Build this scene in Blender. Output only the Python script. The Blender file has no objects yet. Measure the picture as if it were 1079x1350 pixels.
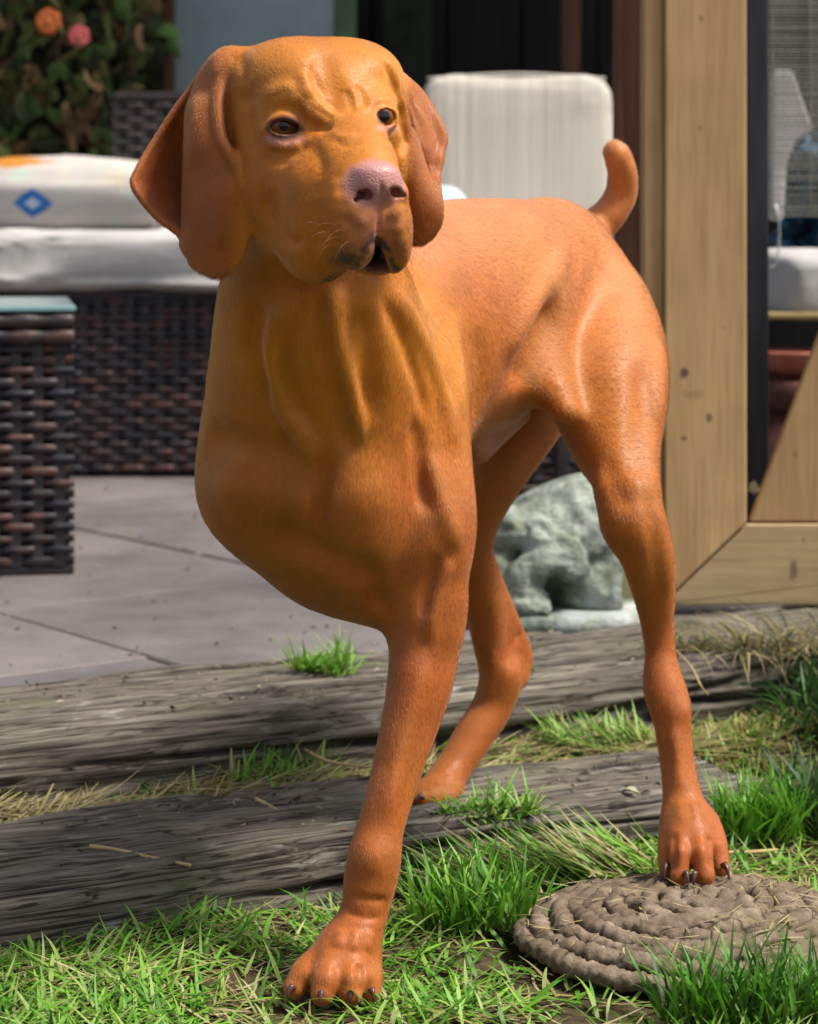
import bpy, math, random
import numpy as np
from mathutils import Vector, Matrix, Euler

# ------------------------------------------------------------------ camera, sky, sun, exposure
scene = bpy.context.scene
F, CAM_H, HORIZON, CX = 3000.0, 0.62, 310.0, 539.5      # focal length in photo pixels, eye height, horizon row
cam_data = bpy.data.cameras.new('camera')
cam = bpy.data.objects.new('camera', cam_data)
scene.collection.objects.link(cam)
cam.location = (0, 0, CAM_H)
cam.rotation_euler = (math.radians(90), 0, 0)
cam_data.sensor_fit = 'HORIZONTAL'
cam_data.sensor_width = 36.0
cam_data.lens = 36.0 * F / 1079.0
cam_data.shift_y = -(675.0 - HORIZON) / 1079.0
cam_data.clip_start, cam_data.clip_end = 0.05, 300
cam_data.dof.use_dof = True
cam_data.dof.focus_distance = 1.90
cam_data.dof.aperture_fstop = 11.0
scene.camera = cam

world = bpy.data.worlds.new('World')
scene.world = world
world.use_nodes = True
wn = world.node_tree
wn.nodes.clear()
w_out = wn.nodes.new('ShaderNodeOutputWorld')
w_bg = wn.nodes.new('ShaderNodeBackground')
w_sky = wn.nodes.new('ShaderNodeTexSky')
w_sky.sky_type = 'NISHITA'
w_sky.sun_disc = False
SUN_EL, SUN_AZ = math.radians(58), math.radians(106)      # azimuth clockwise from +Y (away from the camera) towards +X
w_sky.sun_elevation, w_sky.sun_rotation = SUN_EL, SUN_AZ
w_sky.air_density, w_sky.dust_density, w_sky.ozone_density = 1.0, 3.0, 1.0
w_bg.inputs['Strength'].default_value = 0.085
w_hs = wn.nodes.new('ShaderNodeHueSaturation')      # thin cloud: a paler sky
w_hs.inputs['Saturation'].default_value = 0.45
wn.links.new(w_sky.outputs[0], w_hs.inputs['Color'])
wn.links.new(w_hs.outputs[0], w_bg.inputs['Color'])
wn.links.new(w_bg.outputs[0], w_out.inputs['Surface'])

sun_data = bpy.data.lights.new('sun', 'SUN')
sun = bpy.data.objects.new('sun', sun_data)
scene.collection.objects.link(sun)
sun_data.energy = 3.3
sun_data.angle = math.radians(14)
sun_data.color = (1.0, 0.94, 0.84)
to_sun = Vector((math.sin(SUN_AZ) * math.cos(SUN_EL), math.cos(SUN_AZ) * math.cos(SUN_EL), math.sin(SUN_EL)))
sun.rotation_euler = to_sun.to_track_quat('Z', 'Y').to_euler()
scene.view_settings.view_transform = 'Standard'
scene.view_settings.look = 'None'
scene.view_settings.exposure = 0.95
scene.view_settings.gamma = 1.0
scene.view_settings.use_curve_mapping = False
scene.render.engine = 'CYCLES'
scene.cycles.max_bounces = 6
scene.cycles.use_denoising = True

# ------------------------------------------------------------------ helpers
rng = np.random.default_rng(7)
random.seed(7)
COL = scene.collection


def P(px, py, D):
    """A point of the place: photo column, photo row, metres in front of the camera."""
    return np.array(((px - CX) * D / F, D, CAM_H - (py - HORIZON) * D / F))


def ground(px, py, z):
    D = (CAM_H - z) * F / (py - HORIZON)
    return P(px, py, D)


def link(name, me, mat=None, parent=None, loc=None):
    o = bpy.data.objects.new(name, me)
    COL.objects.link(o)
    if mat is not None and me is not None and len(me.materials) == 0:
        me.materials.append(mat)
    if parent is not None:
        o.parent = parent
    if loc is not None:
        o.location = loc
    return o


def tag(o, label=None, category=None, group=None, kind=None):
    if label: o['label'] = label
    if category: o['category'] = category
    if group: o['group'] = group
    if kind: o['kind'] = kind
    return o


def empty(name, loc=(0, 0, 0), rz=0.0):
    o = bpy.data.objects.new(name, None)
    o.empty_display_size = 0.05
    COL.objects.link(o)
    o.location = loc
    o.rotation_euler = (0, 0, rz)
    return o


def mesh_np(name, verts, faces, smooth=True):
    """faces: (n,3) or (n,4) int array, or list of lists."""
    me = bpy.data.meshes.new(name)
    verts = np.asarray(verts, dtype=np.float32)
    if isinstance(faces, np.ndarray):
        n, k = faces.shape
        me.vertices.add(len(verts))
        me.vertices.foreach_set('co', verts.ravel())
        me.loops.add(n * k)
        me.loops.foreach_set('vertex_index', faces.astype(np.int32).ravel())
        me.polygons.add(n)
        me.polygons.foreach_set('loop_start', np.arange(0, n * k, k, dtype=np.int32))
        me.update(calc_edges=True)
    else:
        me.from_pydata([tuple(v) for v in verts.tolist()], [], faces)
        me.update()
    if smooth:
        me.polygons.foreach_set('use_smooth', np.ones(len(me.polygons), dtype=bool))
    me.validate()
    return me


def hash3(ix, iy, iz, seed):
    h = (ix.astype(np.int64) * 374761393 + iy.astype(np.int64) * 668265263 + iz.astype(np.int64) * 2147483647 + seed * 1274126177)
    h = (h ^ (h >> 13)) * 1274126177
    h = h ^ (h >> 16)
    return ((h & 0xFFFF).astype(np.float64)) / 65535.0


def vnoise(p, seed=0):
    """value noise in [-1,1]; p (N,3)"""
    p = np.asarray(p, dtype=np.float64)
    i = np.floor(p).astype(np.int64)
    f = p - i
    f = f * f * (3 - 2 * f)
    r = 0
    for dx in (0, 1):
        for dy in (0, 1):
            for dz in (0, 1):
                w = (f[:, 0] if dx else 1 - f[:, 0]) * (f[:, 1] if dy else 1 - f[:, 1]) * (f[:, 2] if dz else 1 - f[:, 2])
                r = r + w * hash3(i[:, 0] + dx, i[:, 1] + dy, i[:, 2] + dz, seed)
    return r * 2 - 1


def fbm(p, seed=0, octaves=4, gain=0.5):
    p = np.asarray(p, dtype=np.float64)
    a, s, out = 1.0, 1.0, 0
    for o in range(octaves):
        out = out + a * vnoise(p * s, seed + o * 17)
        a *= gain
        s *= 2.03
    return out


def box_data(sx, sy, sz, bevel=0.0, center=(0, 0, 0)):
    """bevelled box verts/faces (bmesh) as lists"""
    import bmesh
    bm = bmesh.new()
    bmesh.ops.create_cube(bm, size=1.0)
    for v in bm.verts:
        v.co = Vector((v.co.x * sx + center[0], v.co.y * sy + center[1], v.co.z * sz + center[2]))
    if bevel > 0:
        bmesh.ops.bevel(bm, geom=list(bm.edges), offset=bevel, segments=2, profile=0.6, affect='EDGES')
    return bm


def box(name, c, s, mat, parent=None, bevel=0.003, rz=0.0):
    """a bevelled box object, c = centre, s = full sizes"""
    bm = box_data(*s, bevel=bevel)
    me = bpy.data.meshes.new(name)
    bm.to_mesh(me)
    bm.free()
    o = link(name, me, mat, parent, c)
    o.rotation_euler = (0, 0, rz)
    return o


# ---- node material helper
class M:
    def __init__(self, name, rough=0.6, spec=0.4):
        self.m = bpy.data.materials.new(name)
        self.m.use_nodes = True
        self.nt = self.m.node_tree
        self.b = self.nt.nodes['Principled BSDF']
        self.b.inputs['Roughness'].default_value = rough
        self.b.inputs['Specular IOR Level'].default_value = spec

    def n(self, t, **kw):
        nd = self.nt.nodes.new(t)
        for k, v in kw.items():
            if k.startswith('_'):
                setattr(nd, k[1:], v)
            else:
                nd.inputs[k].default_value = v
        return nd

    def l(self, a, b):
        self.nt.links.new(a, b)

    def coords(self, scale=(1, 1, 1), kind='Object', rot=(0, 0, 0)):
        tc = self.n('ShaderNodeTexCoord')
        mp = self.n('ShaderNodeMapping')
        mp.inputs['Scale'].default_value = scale
        mp.inputs['Rotation'].default_value = rot
        self.l(tc.outputs[kind], mp.inputs['Vector'])
        return mp.outputs[0]

    def noise(self, vec, scale=5, detail=4, rough=0.55, dist=0.0):
        nd = self.n('ShaderNodeTexNoise')
        nd.inputs['Scale'].default_value = scale
        nd.inputs['Detail'].default_value = detail
        nd.inputs['Roughness'].default_value = rough
        nd.inputs['Distortion'].default_value = dist
        self.l(vec, nd.inputs['Vector'])
        return nd.outputs[0]

    def ramp(self, fac, stops, interp='LINEAR'):
        nd = self.n('ShaderNodeValToRGB')
        cr = nd.color_ramp
        cr.interpolation = interp
        while len(cr.elements) < len(stops):
            cr.elements.new(0.5)
        for e, (p, c) in zip(cr.elements, stops):
            e.position = p
            e.color = (c[0], c[1], c[2], 1) if not isinstance(c, (int, float)) else (c, c, c, 1)
        self.l(fac, nd.inputs[0])
        return nd.outputs[0]

    def mix(self, a, b, fac, mode='MIX'):
        nd = self.n('ShaderNodeMix', _data_type='RGBA', _blend_type=mode)
        for val, i in ((a, 6), (b, 7)):
            if isinstance(val, (tuple, list)):
                nd.inputs[i].default_value = (val[0], val[1], val[2], 1)
            else:
                self.l(val, nd.inputs[i])
        if isinstance(fac, (int, float)):
            nd.inputs[0].default_value = fac
        else:
            self.l(fac, nd.inputs[0])
        return nd.outputs[2]

    def color(self, c):
        if isinstance(c, (tuple, list)):
            self.b.inputs['Base Color'].default_value = (c[0], c[1], c[2], 1)
        else:
            self.l(c, self.b.inputs['Base Color'])

    def bump(self, h, strength=0.3, dist=0.002, prev=None):
        nd = self.n('ShaderNodeBump')
        nd.inputs['Strength'].default_value = strength
        nd.inputs['Distance'].default_value = dist
        self.l(h, nd.inputs['Height'])
        if prev is not None:
            self.l(prev, nd.inputs['Normal'])
        self.l(nd.outputs[0], self.b.inputs['Normal'])
        return nd.outputs[0]


def simple(name, c1, c2, scale=8, rough=0.7, spec=0.3, stretch=(1, 1, 1), bump=0.2, bdist=0.002, kind='Object', detail=5):
    m = M(name, rough, spec)
    v = m.coords(stretch, kind)
    nz = m.noise(v, scale, detail)
    m.color(m.ramp(nz, [(0.3, c1), (0.7, c2)]))
    if bump:
        m.bump(m.noise(v, scale * 6, 3), bump, bdist)
    return m.m

# ------------------------------------------------------------------ the setting: lawn, soil, sleepers, patio, back wall
S28 = np.array((math.cos(math.radians(28)), math.sin(math.radians(28))))
N28 = np.array((-S28[1], S28[0]))
SL1 = np.array((-.415, 2.31))       # a point on the front foot of the upper sleeper
SL2 = np.array((-.356, 1.975))      # and of the lower one
PATIO_Z, SL2_Z = 0.10, 0.045


def grid_sheet(name, x0, x1, y0, y1, nx, ny, hfun, mat, label=None):
    xs, ys = np.linspace(x0, x1, nx), np.linspace(y0, y1, ny)
    X, Y = np.meshgrid(xs, ys)
    p = np.column_stack([X.ravel(), Y.ravel()])
    z = hfun(p)
    i = np.arange((ny - 1) * nx).reshape(ny - 1, nx)[:, :-1].ravel()
    f = np.column_stack([i, i + 1, i + nx + 1, i + nx])
    o = link(name, mesh_np(name, np.column_stack([p, z]), f), mat)
    return o


sm = M('soil_and_thatch', .95, .1)
v = sm.coords()
nz = sm.noise(v, 30, 8, .7)
sm.color(sm.ramp(nz, [(.25, (.030, .022, .014)), (.5, (.075, .055, .030)), (.75, (.13, .105, .055))]))
sm.bump(sm.noise(v, 90, 6, .7), .8, .01)


def lawn_h(p):
    s = (p - SL2) @ N28
    return .008 * fbm(np.column_stack([p * 9, np.zeros(len(p))]), 4, 3) - .004 - .03 * np.clip(s / .1 + 1.5, 0, 1) * 0


lawn = grid_sheet('lawn', -30, 30, -20, 60, 81, 81, lambda p: np.full(len(p), -.03), sm.m)
tag(lawn, 'short mown lawn in front of the sleeper steps', kind='structure')
near = grid_sheet('lawn_soil', -1.3, 1.3, 1.2, 3.4, 130, 110, lambda p: lawn_h(p), sm.m)
tag(near, 'thatch and soil of the lawn under the grass', kind='structure')


def strip_h(p):
    s = (p - SL2) @ N28
    return .030 + .010 * fbm(np.column_stack([p * 14, np.zeros(len(p))]), 11, 4) - .08 * np.clip((.21 - s) / .1, 0, 1)


us, vs_ = np.linspace(-.35, 1.25, 170), np.linspace(.16, .50, 40)
U, V2 = np.meshgrid(us, vs_)
pp = SL2 + U.ravel()[:, None] * S28 + V2.ravel()[:, None] * N28
i = np.arange(39 * 170).reshape(39, 170)[:, :-1].ravel()
strip = link('soil_strip', mesh_np('soil_strip', np.column_stack([pp, strip_h(pp)]), np.column_stack([i, i + 1, i + 171, i + 170])), sm.m)
tag(strip, 'strip of soil and dry straw between the two sleepers', kind='structure')

# weathered timber of the sleepers
def sleeper_mat():
    m = M('weathered_sleeper_wood', .85, .2)
    at = m.n('ShaderNodeVertexColor', _layer_name='crack')
    v = m.coords((.7, 14, 14))
    a = m.noise(v, 6, 8, .65)
    base = m.ramp(a, [(.25, (.050, .042, .035)), (.48, (.125, .108, .088)), (.72, (.24, .215, .18))])
    pat = m.noise(m.coords((1, 1, 1)), 9, 5, .6)
    hf = m.noise(m.coords((1.6, 75, 75)), 7, 5, .65)
    base = m.mix(base, m.ramp(hf, [(.30, .28), (.50, .95), (.7, 1.25)]), .85, 'MULTIPLY')
    base = m.mix(base, (.105, .115, .058), m.ramp(pat, [(.50, 0.0), (.72, .55)]))
    pat2 = m.noise(m.coords((2.2, 6, 6)), 7, 5, .6)
    base = m.mix(base, (.36, .35, .33), m.ramp(pat2, [(.60, 0.0), (.72, .6)]))
    ln = m.noise(m.coords((.9, 36, 36)), 4, 3, .5, .4)
    base = m.mix(base, (.018, .015, .013), m.ramp(ln, [(.455, 0.0), (.490, .9), (.510, .9), (.545, 0.0)]))
    m.color(m.mix(base, (.010, .008, .007), at.outputs[0]))
    f = m.noise(m.coords((2, 60, 60)), 9, 6, .7)
    b = m.bump(f, .45, .003)
    m.bump(m.noise(m.coords(), 220, 3), .3, .001, b)
    return m.m


SLEEPER = sleeper_mat()


def sleeper(name, origin, u0, u1, w, ztop, zbot, seed, sag=0.0):
    """origin: front foot line point; u along, w depth"""
    nu, ns = int((u1 - u0) / .0045), 230
    # rounded section, from front foot up over the top and down the back
    H = ztop - zbot
    r = .018
    per = []
    for t in np.linspace(0, 1, ns):
        L = H + w + H
        q = t * L
        if q < H: y, z, n = 0, zbot + q, (-1, 0)
        elif q < H + w: y, z, n = q - H, ztop, (0, 1)
        else: y, z, n = w, ztop - (q - H - w), (1, 0)
        # round the top corners
        for cy, sy in ((r, -1), (w - r, 1)):
            if (y - cy) * sy > -1e-9 and z > ztop - r - 1e-9:
                d = np.array((y - cy, z - (ztop - r)))
                d = d / max(np.linalg.norm(d), 1e-9)
                y, z, n = cy + d[0] * r, ztop - r + d[1] * r, (d[0], d[1])
        per.append((y, z, n[0], n[1], q))
    per = np.array(per)
    u = np.linspace(u0, u1, nu)
    U, K = np.meshgrid(u, np.arange(ns), indexing='ij')
    Uf, Kf = U.ravel(), K.ravel()
    y, z, ny, nz_, q = per[Kf].T
    wob = vnoise(np.column_stack([Uf * 2.3, q * 0, q * 0]), seed) * .012
    g = np.column_stack([Uf * 1.6, q * 34 + 1.0 * vnoise(np.column_stack([Uf * 2, q * 6, q * 0]), seed + 1), q * 0 + seed])
    grain = fbm(g, seed + 2, 4, .6)
    fine = fbm(np.column_stack([Uf * 5, q * 150, q * 0]), seed + 5, 2)
    cr = 1 - np.abs(vnoise(np.column_stack([Uf * 1.5 + 9, q * 26 + 1.3 * vnoise(np.column_stack([Uf * 2.6, q * 8, q * 0]), seed + 7), q * 0]), seed + 8)) * 14
    gate_ = np.clip(vnoise(np.column_stack([Uf * 2.1, q * 9, q * 0 + 4]), seed + 9) * 2 + .35, 0, 1)
    crack = np.clip(cr, 0, 1) * gate_
    c2 = 1 - np.abs(vnoise(np.column_stack([Uf * 2.2 + 3, q * 60 + 1.6 * vnoise(np.column_stack([Uf * 4, q * 14, q * 0]), seed + 27), q * 0]), seed + 28)) * 7
    crack = np.maximum(crack, np.clip(c2, 0, 1) * np.clip(vnoise(np.column_stack([Uf * 3.1, q * 16, q * 0 + 8]), seed + 29) * 2 + .3, 0, 1) * .6)
    for kk in range(9):
        lr = np.random.default_rng(seed * 10 + kk)
        q0, ua, ub = lr.uniform(.03, H + w * .95), lr.uniform(u0, u1 - .3), lr.uniform(.2, .8)
        wand = .006 * vnoise(np.column_stack([Uf * 5 + kk, q * 0, q * 0]), seed + 50 + kk) + .0016 * vnoise(np.column_stack([Uf * 40 + kk, q * 0, q * 0]), seed + 70 + kk)
        seg = np.clip(np.minimum(Uf - ua, ua + ub - Uf) / .12, 0, 1)
        crack = np.maximum(crack, np.exp(-((q - q0 - wand) / (.0016 + .0022 * seg)) ** 2) * seg)
    lump = fbm(np.column_stack([Uf * 7, q * 9, q * 0]), seed + 12, 3) * .0035
    off = grain * .0042 + fine * .0014 + lump - crack * .012
    soften = np.clip((ztop - z) / .12, 0, 1) * .010 * (1 + vnoise(np.column_stack([Uf * 5, q * 3, q * 0]), seed + 15))
    Y = y + ny * off + wob - soften * 0
    Z = z + nz_ * off + vnoise(np.column_stack([Uf * 1.7, q * 0, q * 0]), seed + 20) * .005 - sag * np.maximum(0, Uf - .5)
    verts = np.column_stack([Uf, Y, Z])
    i = (np.arange(nu - 1)[:, None] * ns + np.arange(ns - 1)[None]).ravel()
    f = np.column_stack([i, i + ns, i + ns + 1, i + 1])[:, ::-1]
    me = mesh_np(name, verts, f)
    ca = me.color_attributes.new('crack', 'FLOAT_COLOR', 'POINT')
    c = np.clip(crack * .9 + np.clip(-grain - .75, 0, 1) * .8, 0, 1)
    ca.data.foreach_set('color', np.column_stack([c, c, c, np.ones_like(c)]).astype(np.float32).ravel())
    # end caps
    o = link(name, me, SLEEPER)
    o.location = (origin[0], origin[1], 0)
    o.rotation_euler = (0, 0, math.radians(28))
    return o


s1 = sleeper('timber_sleeper', SL1, -.30, 1.30, .30, PATIO_Z + .006, -.03, 31)
tag(s1, 'thick weathered grey sleeper edging the patio, the upper of two', 'sleeper', 'weathered timber sleepers')
s2 = sleeper('timber_sleeper', SL2, -.30, .86, .235, SL2_Z, -.05, 77, .03)
tag(s2, 'low weathered sleeper sunk in the lawn, the lower of two steps', 'sleeper', 'weathered timber sleepers')

# patio: mortar bed and single slabs
A36 = math.radians(37)
SP = np.array((math.cos(A36), math.sin(A36)))
NP = np.array((-SP[1], SP[0]))
patio = empty('patio', (0, 0, 0))
tag(patio, 'patio of grey paving slabs behind the upper sleeper', kind='structure')
mm = simple('mortar', (.035, .03, .028), (.085, .08, .07), 40, .95, .1)
pc = [np.array(SL1) + S28 * a + N28 * b for a, b in ((-3.5, .285), (3.5, .285), (3.5, 6), (-3.5, 6))]
bed = mesh_np('mortar_bed', [(c[0], c[1], PATIO_Z - .010) for c in pc], [[0, 1, 2, 3]], False)
link('mortar_bed', bed, mm, patio)
pm = M('paving_slab_stone', .78, .25)
v = pm.coords()
oi = pm.n('ShaderNodeObjectInfo')
big = pm.noise(v, 5, 5, .6)
c1 = pm.ramp(big, [(.25, (.080, .075, .078)), (.5, (.140, .127, .126)), (.75, (.200, .182, .174))])
c1 = pm.mix(c1, pm.ramp(oi.outputs['Random'], [(0, (.78, .80, .86)), (1, (1.0, .95, .93))]), .7, 'MULTIPLY')
sp_ = pm.noise(v, 160, 4, .7)
c1 = pm.mix(c1, pm.ramp(sp_, [(.3, .72), (.6, 1.0)]), .6, 'MULTIPLY')
st = pm.noise(v, 22, 5, .65)
pm.color(pm.mix(c1, (.06, .055, .05), pm.ramp(st, [(.62, 0.0), (.75, .55)])))
b = pm.bump(pm.noise(v, 14, 6), .25, .006)
pm.bump(sp_, .25, .001, b)
GAP = .008
SU, SV = .525, .75
O_ = np.array((-.563, 3.13))
for iu in range(-4, 7):
    for iv in range(-2, 5):
        o0 = O_ + SP * (iu * SU) + NP * (iv * SV - .72 + (0.0 if iu % 2 == 0 else .31))
        # trim the slab by the sleeper's back line
        quad = [o0 + SP * a + NP * b for a, b in ((GAP / 2, GAP / 2), (SU - GAP / 2, GAP / 2), (SU - GAP / 2, SV - GAP / 2), (GAP / 2, SV - GAP / 2))]
        dist = [(q - SL1) @ N28 - .285 for q in quad]
        poly = []
        for k in range(4):
            a, b2 = quad[k], quad[(k + 1) % 4]
            da, db = dist[k], dist[(k + 1) % 4]
            if da >= 0: poly.append(a)
            if (da >= 0) != (db >= 0):
                poly.append(a + (b2 - a) * da / (da - db))
        if len(poly) < 3: continue
        c = np.mean(poly, 0)
        if not (-2.2 < c[0] < 1.9 and c[1] < 6.2): continue
        n = len(poly)
        h = PATIO_Z + rng.uniform(-.0012, .0012)
        ins = [p + (c - p) / np.linalg.norm(c - p) * .004 for p in poly]
        vv = [(p[0] - c[0], p[1] - c[1], PATIO_Z - .03) for p in poly] + [(p[0] - c[0], p[1] - c[1], h - .003) for p in poly] + \
             [(p[0] - c[0], p[1] - c[1], h) for p in ins]
        ff = [list(range(2 * n, 3 * n))]
        for k in range(n):
            j = (k + 1) % n
            ff += [[k, j, n + j, n + k], [n + k, n + j, 2 * n + j, 2 * n + k]]
        link('paving_slab', mesh_np('paving_slab', vv, ff, False), pm.m, patio, (c[0], c[1], 0))

# dark boarded wall at the back of the shelter
wm = simple('dark_stained_boards', (.006, .006, .006), (.020, .018, .016), 4, .8, .2, (8, 8, .6))
wall = empty('back_wall', (0, 6.05, .1))
tag(wall, 'dark boarded back wall of the shelter', 'wall')
box('backing', (0, .05, 1.2), (5.4, .02, 2.4), wm, wall, .002)
for k in range(26):
    x = -2.6 + k * .2
    box('board', (x, rng.uniform(-.008, .008), 1.2), (.194, .03, 2.4), wm, wall, .004)
rm = simple('roof_boards', (.05, .04, .03), (.09, .07, .05), 6, .8, .2)
roof = empty('added_shade_roof', (0, 5.95, 2.35))  # unseen roof added to darken the back; its reach was set by the lighting
tag(roof, 'boarded roof over the sofa back, unseen overhead, added to shade the background', 'roof')
for k in range(6):
    box('roof_board', (0, -.62 + k * .25, 0.02 * (k % 2)), (5.2, .252, .02), rm, roof, .003)

# ------------------------------------------------------------------ shelter posts, board, netting
brown = simple('brown_stained_wood', (.055, .024, .012), (.12, .055, .03), 5, .7, .25, (6, 6, .7))


def box_px(name, x0, x1, y0, y1, D, depth, mat, parent=None, bevel=.004):
    a, b = P(x0, y1, D), P(x1, y0, D)
    c = ((a[0] + b[0]) / 2, D + depth / 2, (a[2] + b[2]) / 2)
    if parent is not None:
        c = tuple(np.array(c) - np.array(parent.location))
    return box(name, c, (b[0] - a[0], depth, b[2] - a[2]), mat, parent, bevel)


o = box_px('shelter_post', 207, 229, -120, 420, 5.62, .06, brown)
tag(o, 'thin brown post beside the pale painted board and the netting', 'post', 'brown shelter posts')
o = box_px('shelter_post', 741, 766, -200, 420, 5.75, .06, brown)
tag(o, 'brown post standing against the dark wall above the cream back cushion', 'post', 'brown shelter posts')
brown2 = simple('dark_brown_post', (.07, .030, .018), (.17, .078, .048), 6, .75, .25, (7, 7, .6), .5, .004)
o = box_px('shelter_post', 812, 849, -520, 770, 3.26, .05, brown2)
tag(o, 'dark brown rough post left of the pale gate post', 'post', 'brown shelter posts')
pbm = M('pale_blue_paint', .6, .3)
v = pbm.coords()
nz = pbm.noise(v, 6, 5)
pbm.color(pbm.mix(pbm.ramp(nz, [(.3, (.17, .235, .245)), (.7, (.25, .32, .33))]), (.09, .16, .10), pbm.ramp(pbm.noise(v, 22, 6, .7), [(.55, 0.0), (.8, .6)])))
board = empty('painted_board', P(348, 118, 5.66))
tag(board, 'pale blue grey painted board with a green edged frame behind the dog head', 'board')
box_px('panel', 229, 442, -60, 150, 5.665, .02, pbm.m, board)
gm = simple('mossy_green_paint', (.035, .075, .035), (.10, .16, .085), 9, .7, .2)
box_px('edge_strip', 442, 470, -60, 150, 5.655, .03, gm, board)
box_px('edge_strip', 229, 470, 150, 168, 5.655, .03, gm, board)
dk = simple('dark_green_cloth', (.010, .014, .010), (.03, .034, .026), 12, .9, .1)
o = box_px('dark_screen', 505, 570, -90, 250, 5.85, .03, dk)
tag(o, 'narrow dark green screen against the black wall right of the painted board', 'screen')

# camouflage netting: backing mesh and single cloth leaves
net = empty('camouflage_netting', P(100, 330, 5.5))
tag(net, 'camouflage netting of curled green and brown cloth leaves hanging behind the patterned pillow', 'netting')
ncol = [simple('net_leaf_%d' % k, a, b, 20, .85, .15) for k, (a, b) in enumerate((
    ((.035, .052, .014), (.08, .10, .028)), ((.065, .040, .018), (.12, .070, .036)), ((.015, .020, .010), (.03, .036, .016)),
    ((.055, .048, .016), (.11, .092, .035)), ((.03, .06, .018), (.06, .105, .03))))]
backm = simple('net_backing', (.008, .010, .006), (.022, .024, .012), 20, .9, .1)
a, b = P(-140, 420, 5.56), P(216, -120, 5.56)
bx = box('backing', tuple(np.array(((a[0] + b[0]) / 2, 5.585, (a[2] + b[2]) / 2)) - np.array(net.location)), (b[0] - a[0], .01, b[2] - a[2]), backm, net)
leafs = []
for s in range(6):
    n, w = 9, 4
    vv, ff = [], []
    L, W = .105, .040
    for i in range(n):
        t = i / (n - 1)
        ang = t * (2.4 + .35 * s) - .8
        cx = sum(math.cos(j / (n - 1) * (2.4 + .35 * s) - .8) for j in range(i)) * L / n
        cz = -sum(math.sin(j / (n - 1) * (2.4 + .35 * s) - .8) for j in range(i)) * L / n
        ww = W * (.08 + .92 * math.sin(math.pi * t) ** .8)
        for j in range(w):
            q = j / (w - 1) - .5
            vv.append((cx - q * ww * math.sin(ang), -.005 * math.cos(q * 2.6) + .010 * math.sin(t * 5 + s) * t, cz - q * ww * math.cos(ang)))
    for i in range(n - 1):
        for j in range(w - 1):
            ff.append([i * w + j, i * w + j + 1, (i + 1) * w + j + 1, (i + 1) * w + j])
    leafs.append((vv, ff))
lm = {}
for k in range(300):
    s, c = k % 6, int(rng.choice(5, p=[.27, .23, .2, .18, .12]))
    if (s, c) not in lm:
        me = mesh_np('cloth_leaf', *leafs[s])
        me.materials.append(ncol[c])
        lm[(s, c)] = me
    p = P(rng.uniform(-40, 212), rng.uniform(-40, 330), 5.53 - rng.uniform(0, .05))
    o = link('cloth_leaf', lm[(s, c)], None, net, tuple(p - np.array(net.location)))
    o.rotation_euler = (rng.uniform(-.8, .8), rng.uniform(-3.1, 3.1), rng.uniform(-.9, .9))
    o.scale = (rng.uniform(.6, 1.1),) * 3


def flower(name, label, cpx, D, r, mat, stem_to):
    f = empty(name, P(*cpx, D))
    tag(f, label, 'flower', 'flowers in the netting')
    for k in range(7):
        vv, ff = [], []
        for i in range(5):
            t = i / 4
            w = r * .55 * math.sin(math.pi * (t * .85 + .12))
            for j in (-1, 0, 1):
                vv.append((j * w, -r * .5 * t * (1 - t) * 2 + abs(j) * r * -.1, t * r))
        for i in range(4):
            for j in range(2):
                ff.append([i * 3 + j, i * 3 + j + 1, i * 3 + j + 4, i * 3 + j + 3])
        o = link('petal', mesh_np('petal', vv, ff), mat, f)
        o.rotation_euler = (-.25 - .1 * (k % 2), k * 2 * math.pi / 7, 0)
    import bmesh
    bm = bmesh.new(); bmesh.ops.create_uvsphere(bm, u_segments=10, v_segments=6, radius=r * .28)
    me = bpy.data.meshes.new('flower_centre'); bm.to_mesh(me); bm.free()
    link('flower_centre', me, mat, f, (0, -r * .12, 0))
    pts = cr_line([P(*cpx, D + .01), P((cpx[0] + stem_to[0]) / 2 + 14, (cpx[1] + stem_to[1]) / 2, D - .01), P(*stem_to, D + .02)])
    link('stem', tube_mesh('stem', pts - np.array(f.location), .0045, 7), ncol[3], f)


def cr_line(pts, n=8):
    pts = np.asarray(pts, float)
    ext = np.vstack([2 * pts[0] - pts[1], pts, 2 * pts[-1] - pts[-2]])
    out = []
    for i in range(1, len(ext) - 2):
        for t in np.linspace(0, 1, n, endpoint=False):
            a, b, c, d = ext[i - 1:i + 3]
            out.append(.5 * (2 * b + (c - a) * t + (2 * a - 5 * b + 4 * c - d) * t * t + (-a + 3 * b - 3 * c + d) * t ** 3))
    out.append(pts[-1])
    return np.array(out)


def tube_mesh(name, pts, r, k=8):
    pts = np.asarray(pts, float)
    n = len(pts)
    r = np.full(n, r) if np.isscalar(r) else np.asarray(r)
    vv = []
    for i in range(n):
        t = pts[min(i + 1, n - 1)] - pts[max(i - 1, 0)]
        t /= np.linalg.norm(t) + 1e-12
        s = np.cross(t, (0.13, .2, 1.0)); s /= np.linalg.norm(s)
        u = np.cross(s, t)
        for j in range(k):
            a = 2 * math.pi * j / k
            vv.append(pts[i] + (s * math.cos(a) + u * math.sin(a)) * r[i])
    ff = []
    for i in range(n - 1):
        for j in range(k):
            ff.append([i * k + j, i * k + (j + 1) % k, (i + 1) * k + (j + 1) % k, (i + 1) * k + j])
    ff.append(list(range(k))[::-1]); ff.append([(n - 1) * k + j for j in range(k)])
    return mesh_np(name, vv, ff)


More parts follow.
